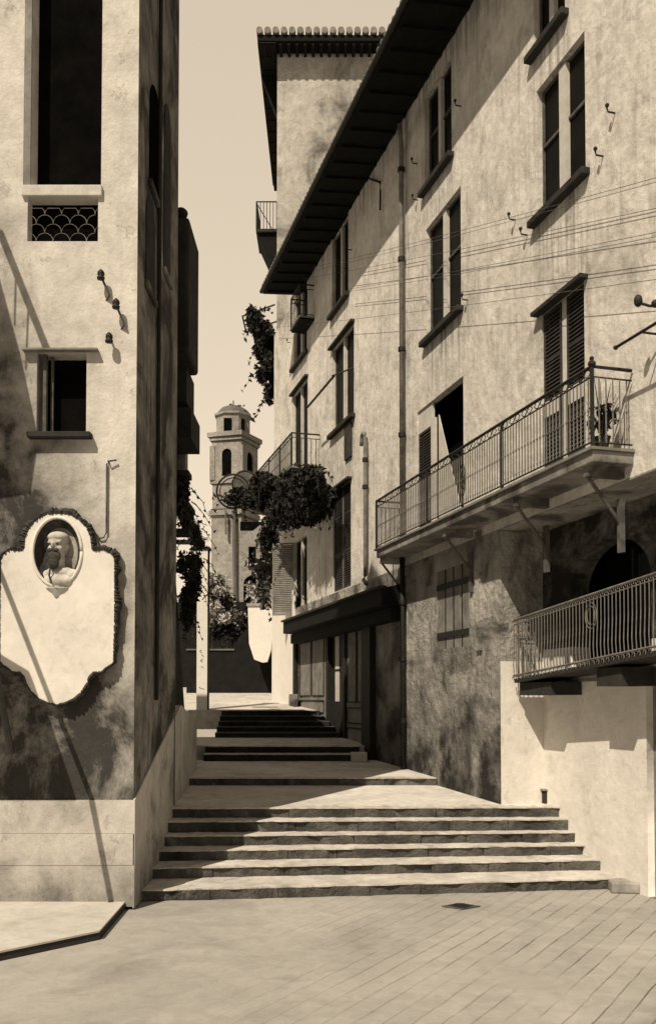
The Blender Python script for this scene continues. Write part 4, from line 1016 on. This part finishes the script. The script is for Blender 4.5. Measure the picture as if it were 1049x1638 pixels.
# pale parapet block in front of it
YW = 34
PW = empty('white_parapet', (at(412, 1060, YW).x, YW, 3)); tag(PW, 'white garden parapet with cut lower corners above the dark wall', 'wall')
def wp(px, py): q = at(px, py, YW)-PW.location; return (q.x, q.z)
o = flat2d('slab', [[wp(399, 1030), wp(407, 1055), wp(420, 1060), wp(428, 1059), wp(434, 1040), wp(437, 1000), wp(437, 968), wp(397, 970)]], 'bright', .3, PW); o.rotation_euler = (R(90), 0, 0)
MB().box(wp(395, 970)[0], wp(438, 970)[0], -.2, .2, wp(395, 970)[1]+.002, wp(395, 966)[1]).build('coping', 'tower', PW)
# dark retaining wall and its side stair
YR = 35
RW = empty('retaining_wall', (at(385, 1108, YR).x, YR, 2.3)); tag(RW, 'dark retaining wall closing the top of the street', 'wall')
def rp(px, py): q = at(px, py, YR)-RW.location; return (q.x, q.z)
pl_ = [rp(300, 1112), rp(440, 1112), rp(440, 1000), rp(405, 1000), rp(392, 1010), rp(382, 1022), rp(376, 1040), rp(300, 1042)]
o = flat2d('wall', [pl_], 'hedge', .5, RW); o.rotation_euler = (R(90), 0, 0)
MB().box(rp(300, 1041)[0], rp(376, 1041)[0], -.3, .3, rp(300, 1041)[1], rp(300, 1038.5)[1]).build('coping', 'towerdark', RW)
for k in range(3):
    q0, q1 = rp(316, 1124-4*k), rp(396-8*k, 1120-4*k); MB().box(q0[0], q1[0], -2.2+.5*k, -.3, q0[1]-.4, q1[1]).build('step', 'hedge', RW)
bk = MB().box(-6, 5.5, 0, .6, 0, 4.2).build('terrace_bank', 'hedge'); bk.location = (at(360, 1000, 40).x, 40, 2.5); tag(bk, 'dark terrace bank with garden plants behind the retaining wall', 'wall')
bk.data.transform(Matrix.Identity(4)); bk.scale = (1, 1, 1)
bl = []
for px, py, Y_, r in ((345, 930, 39, (.35, .5, .4)), (352, 950, 38, (.5, .5, .5)), (362, 965, 38, (.5, .5, .6)), (372, 985, 37.5, (.5, .5, .5)), (345, 985, 37.5, (.4, .5, .4)), (385, 1000, 37, (.4, .5, .4)), (338, 960, 38, (.3, .5, .6))):
    bl.append((at(px, py, Y_), r))
plant('garden_shrub', 'mottled shrubs on the terrace below the church tower', 'shrub', bl, 2200, .14, 'leaf2')
bl = [(at(px, py, Y_), r) for px, py, Y_, r in ((340, 925, 37, (.3, .3, .35)), (352, 945, 37, (.35, .3, .3)), (345, 975, 36.8, (.4, .3, .4)), (360, 990, 36.6, (.4, .3, .3)), (405, 945, 36, (.35, .3, .35)), (420, 935, 36, (.3, .3, .4)), (425, 965, 35, (.2, .3, .4)), (412, 960, 35, (.3, .3, .2)))]
plant('pale_shrub', 'pale flowering shrubs catching the sun below the church tower', 'shrub', bl, 1300, .10, 'paleleaf')
bl = [(at(px, py, 37), r) for px, py, r in ((350, 1012, (.6, .4, .35)), (372, 1012, (.5, .4, .4)), (395, 985, (.4, .4, .5)), (390, 1020, (.4, .4, .3)))]
plant('dark_hedge', 'low dark hedge along the top of the retaining wall', 'hedge', bl, 2400, .11)
# ------------------------------------------------------------ unseen shadow caster added beyond the left edge (sheets and bars shaped for the slanting shadows)
SUN = Vector((.34, .62, -.84)).normalized()
def back(px, py, Y):                            # point at depth Y that shades the front wall at this spot
    q = at(px, py, YF); k = (q.y-Y)/SUN.y; return q-SUN*k
YN = 9.9
b0_ = back(0, 900, YN)
NB = empty('shadow_caster', (b0_.x-1.2, YN, 0)); tag(NB, 'unseen shadow caster added just beyond the left edge throwing slanting shadows on the corner house', 'house')
def nb(*pts): return [back(px, py, YN)-NB.location for px, py in pts]
MB().prism(nb((-160, 330), (-4, 430), (34, 570), (62, 700), (50, 790), (-10, 800), (-160, 800)), (0, .14, 0)).build('wall', 'side', NB)  # floating sheet cut to the outline of the upper shadow
rl = nb((2, 375), (80, 570)); MB().tube([rl[0], rl[1]], .05, 6).build('handrail', 'iron', NB)
for q0, q1 in (((26, 436), (24, 520)), ((46, 490), (42, 590))):
    v_ = nb(q0, q1); MB().tube(v_, .012, 5).build('baluster', 'iron', NB)
rl = nb((-20, 850), (150, 1285), (182, 1450)); MB().tube(rl, .035, 6).build('shadow_bar', 'iron', NB)
MB().prism(nb((-160, 1090), (20, 1090), (70, 1120), (125, 1285), (-160, 1285)), (0, .14, 0)).build('lower_wall', 'side', NB)  # floating sheet cut to the outline of the lower shadow

# ------------------------------------------------------------ light
sun = bpy.data.lights.new('sun', 'SUN'); so = bpy.data.objects.new('sun', sun); C.objects.link(so)
sun.energy = 5.0; sun.angle = R(.5); sun.color = (1, .87, .68)
so.rotation_euler = SUN.to_track_quat('-Z', 'Y').to_euler(); so.location = (-5, -5, 30)
tos = -SUN
elev = math.asin(tos.z); az = math.atan2(tos.x, tos.y)
w = bpy.data.worlds.new('World'); sc.world = w; w.use_nodes = True; nt = w.node_tree; L = nt.links.new
bg = nt.nodes['Background']; sky = nt.nodes.new('ShaderNodeTexSky'); sky.sky_type = 'NISHITA'; sky.sun_disc = False
sky.sun_elevation = elev; sky.sun_rotation = az; sky.dust_density = 4; sky.air_density = 1; sky.ozone_density = 0
bw = nt.nodes.new('ShaderNodeRGBToBW'); L(sky.outputs[0], bw.inputs[0])
tc = nt.nodes.new('ShaderNodeTexCoord'); dp = nt.nodes.new('ShaderNodeVectorMath'); dp.operation = 'DOT_PRODUCT'
L(tc.outputs['Generated'], dp.inputs[0]); dp.inputs[1].default_value = Vector((-.1, .93, .35)).normalized()
mr = nt.nodes.new('ShaderNodeMapRange'); mr.interpolation_type = 'SMOOTHSTEP'
mr.inputs['From Min'].default_value = .55; mr.inputs['From Max'].default_value = .88; mr.inputs['To Min'].default_value = .98; mr.inputs['To Max'].default_value = 3.9
L(dp.outputs['Value'], mr.inputs['Value'])
mu = nt.nodes.new('ShaderNodeMath'); mu.operation = 'MULTIPLY'; pw = nt.nodes.new('ShaderNodeMath'); pw.operation = 'POWER'; pw.inputs[1].default_value = .4; L(bw.outputs[0], pw.inputs[0]); L(pw.outputs[0], mu.inputs[0]); L(mr.outputs[0], mu.inputs[1])
vm = nt.nodes.new('ShaderNodeMix'); vm.data_type = 'RGBA'; vm.blend_type = 'MULTIPLY'; vm.inputs[0].default_value = 1
L(mu.outputs[0], vm.inputs[6]); vm.inputs[7].default_value = (1, .84, .64, 1)
L(vm.outputs[2], bg.inputs['Color']); bg.inputs['Strength'].default_value = .15
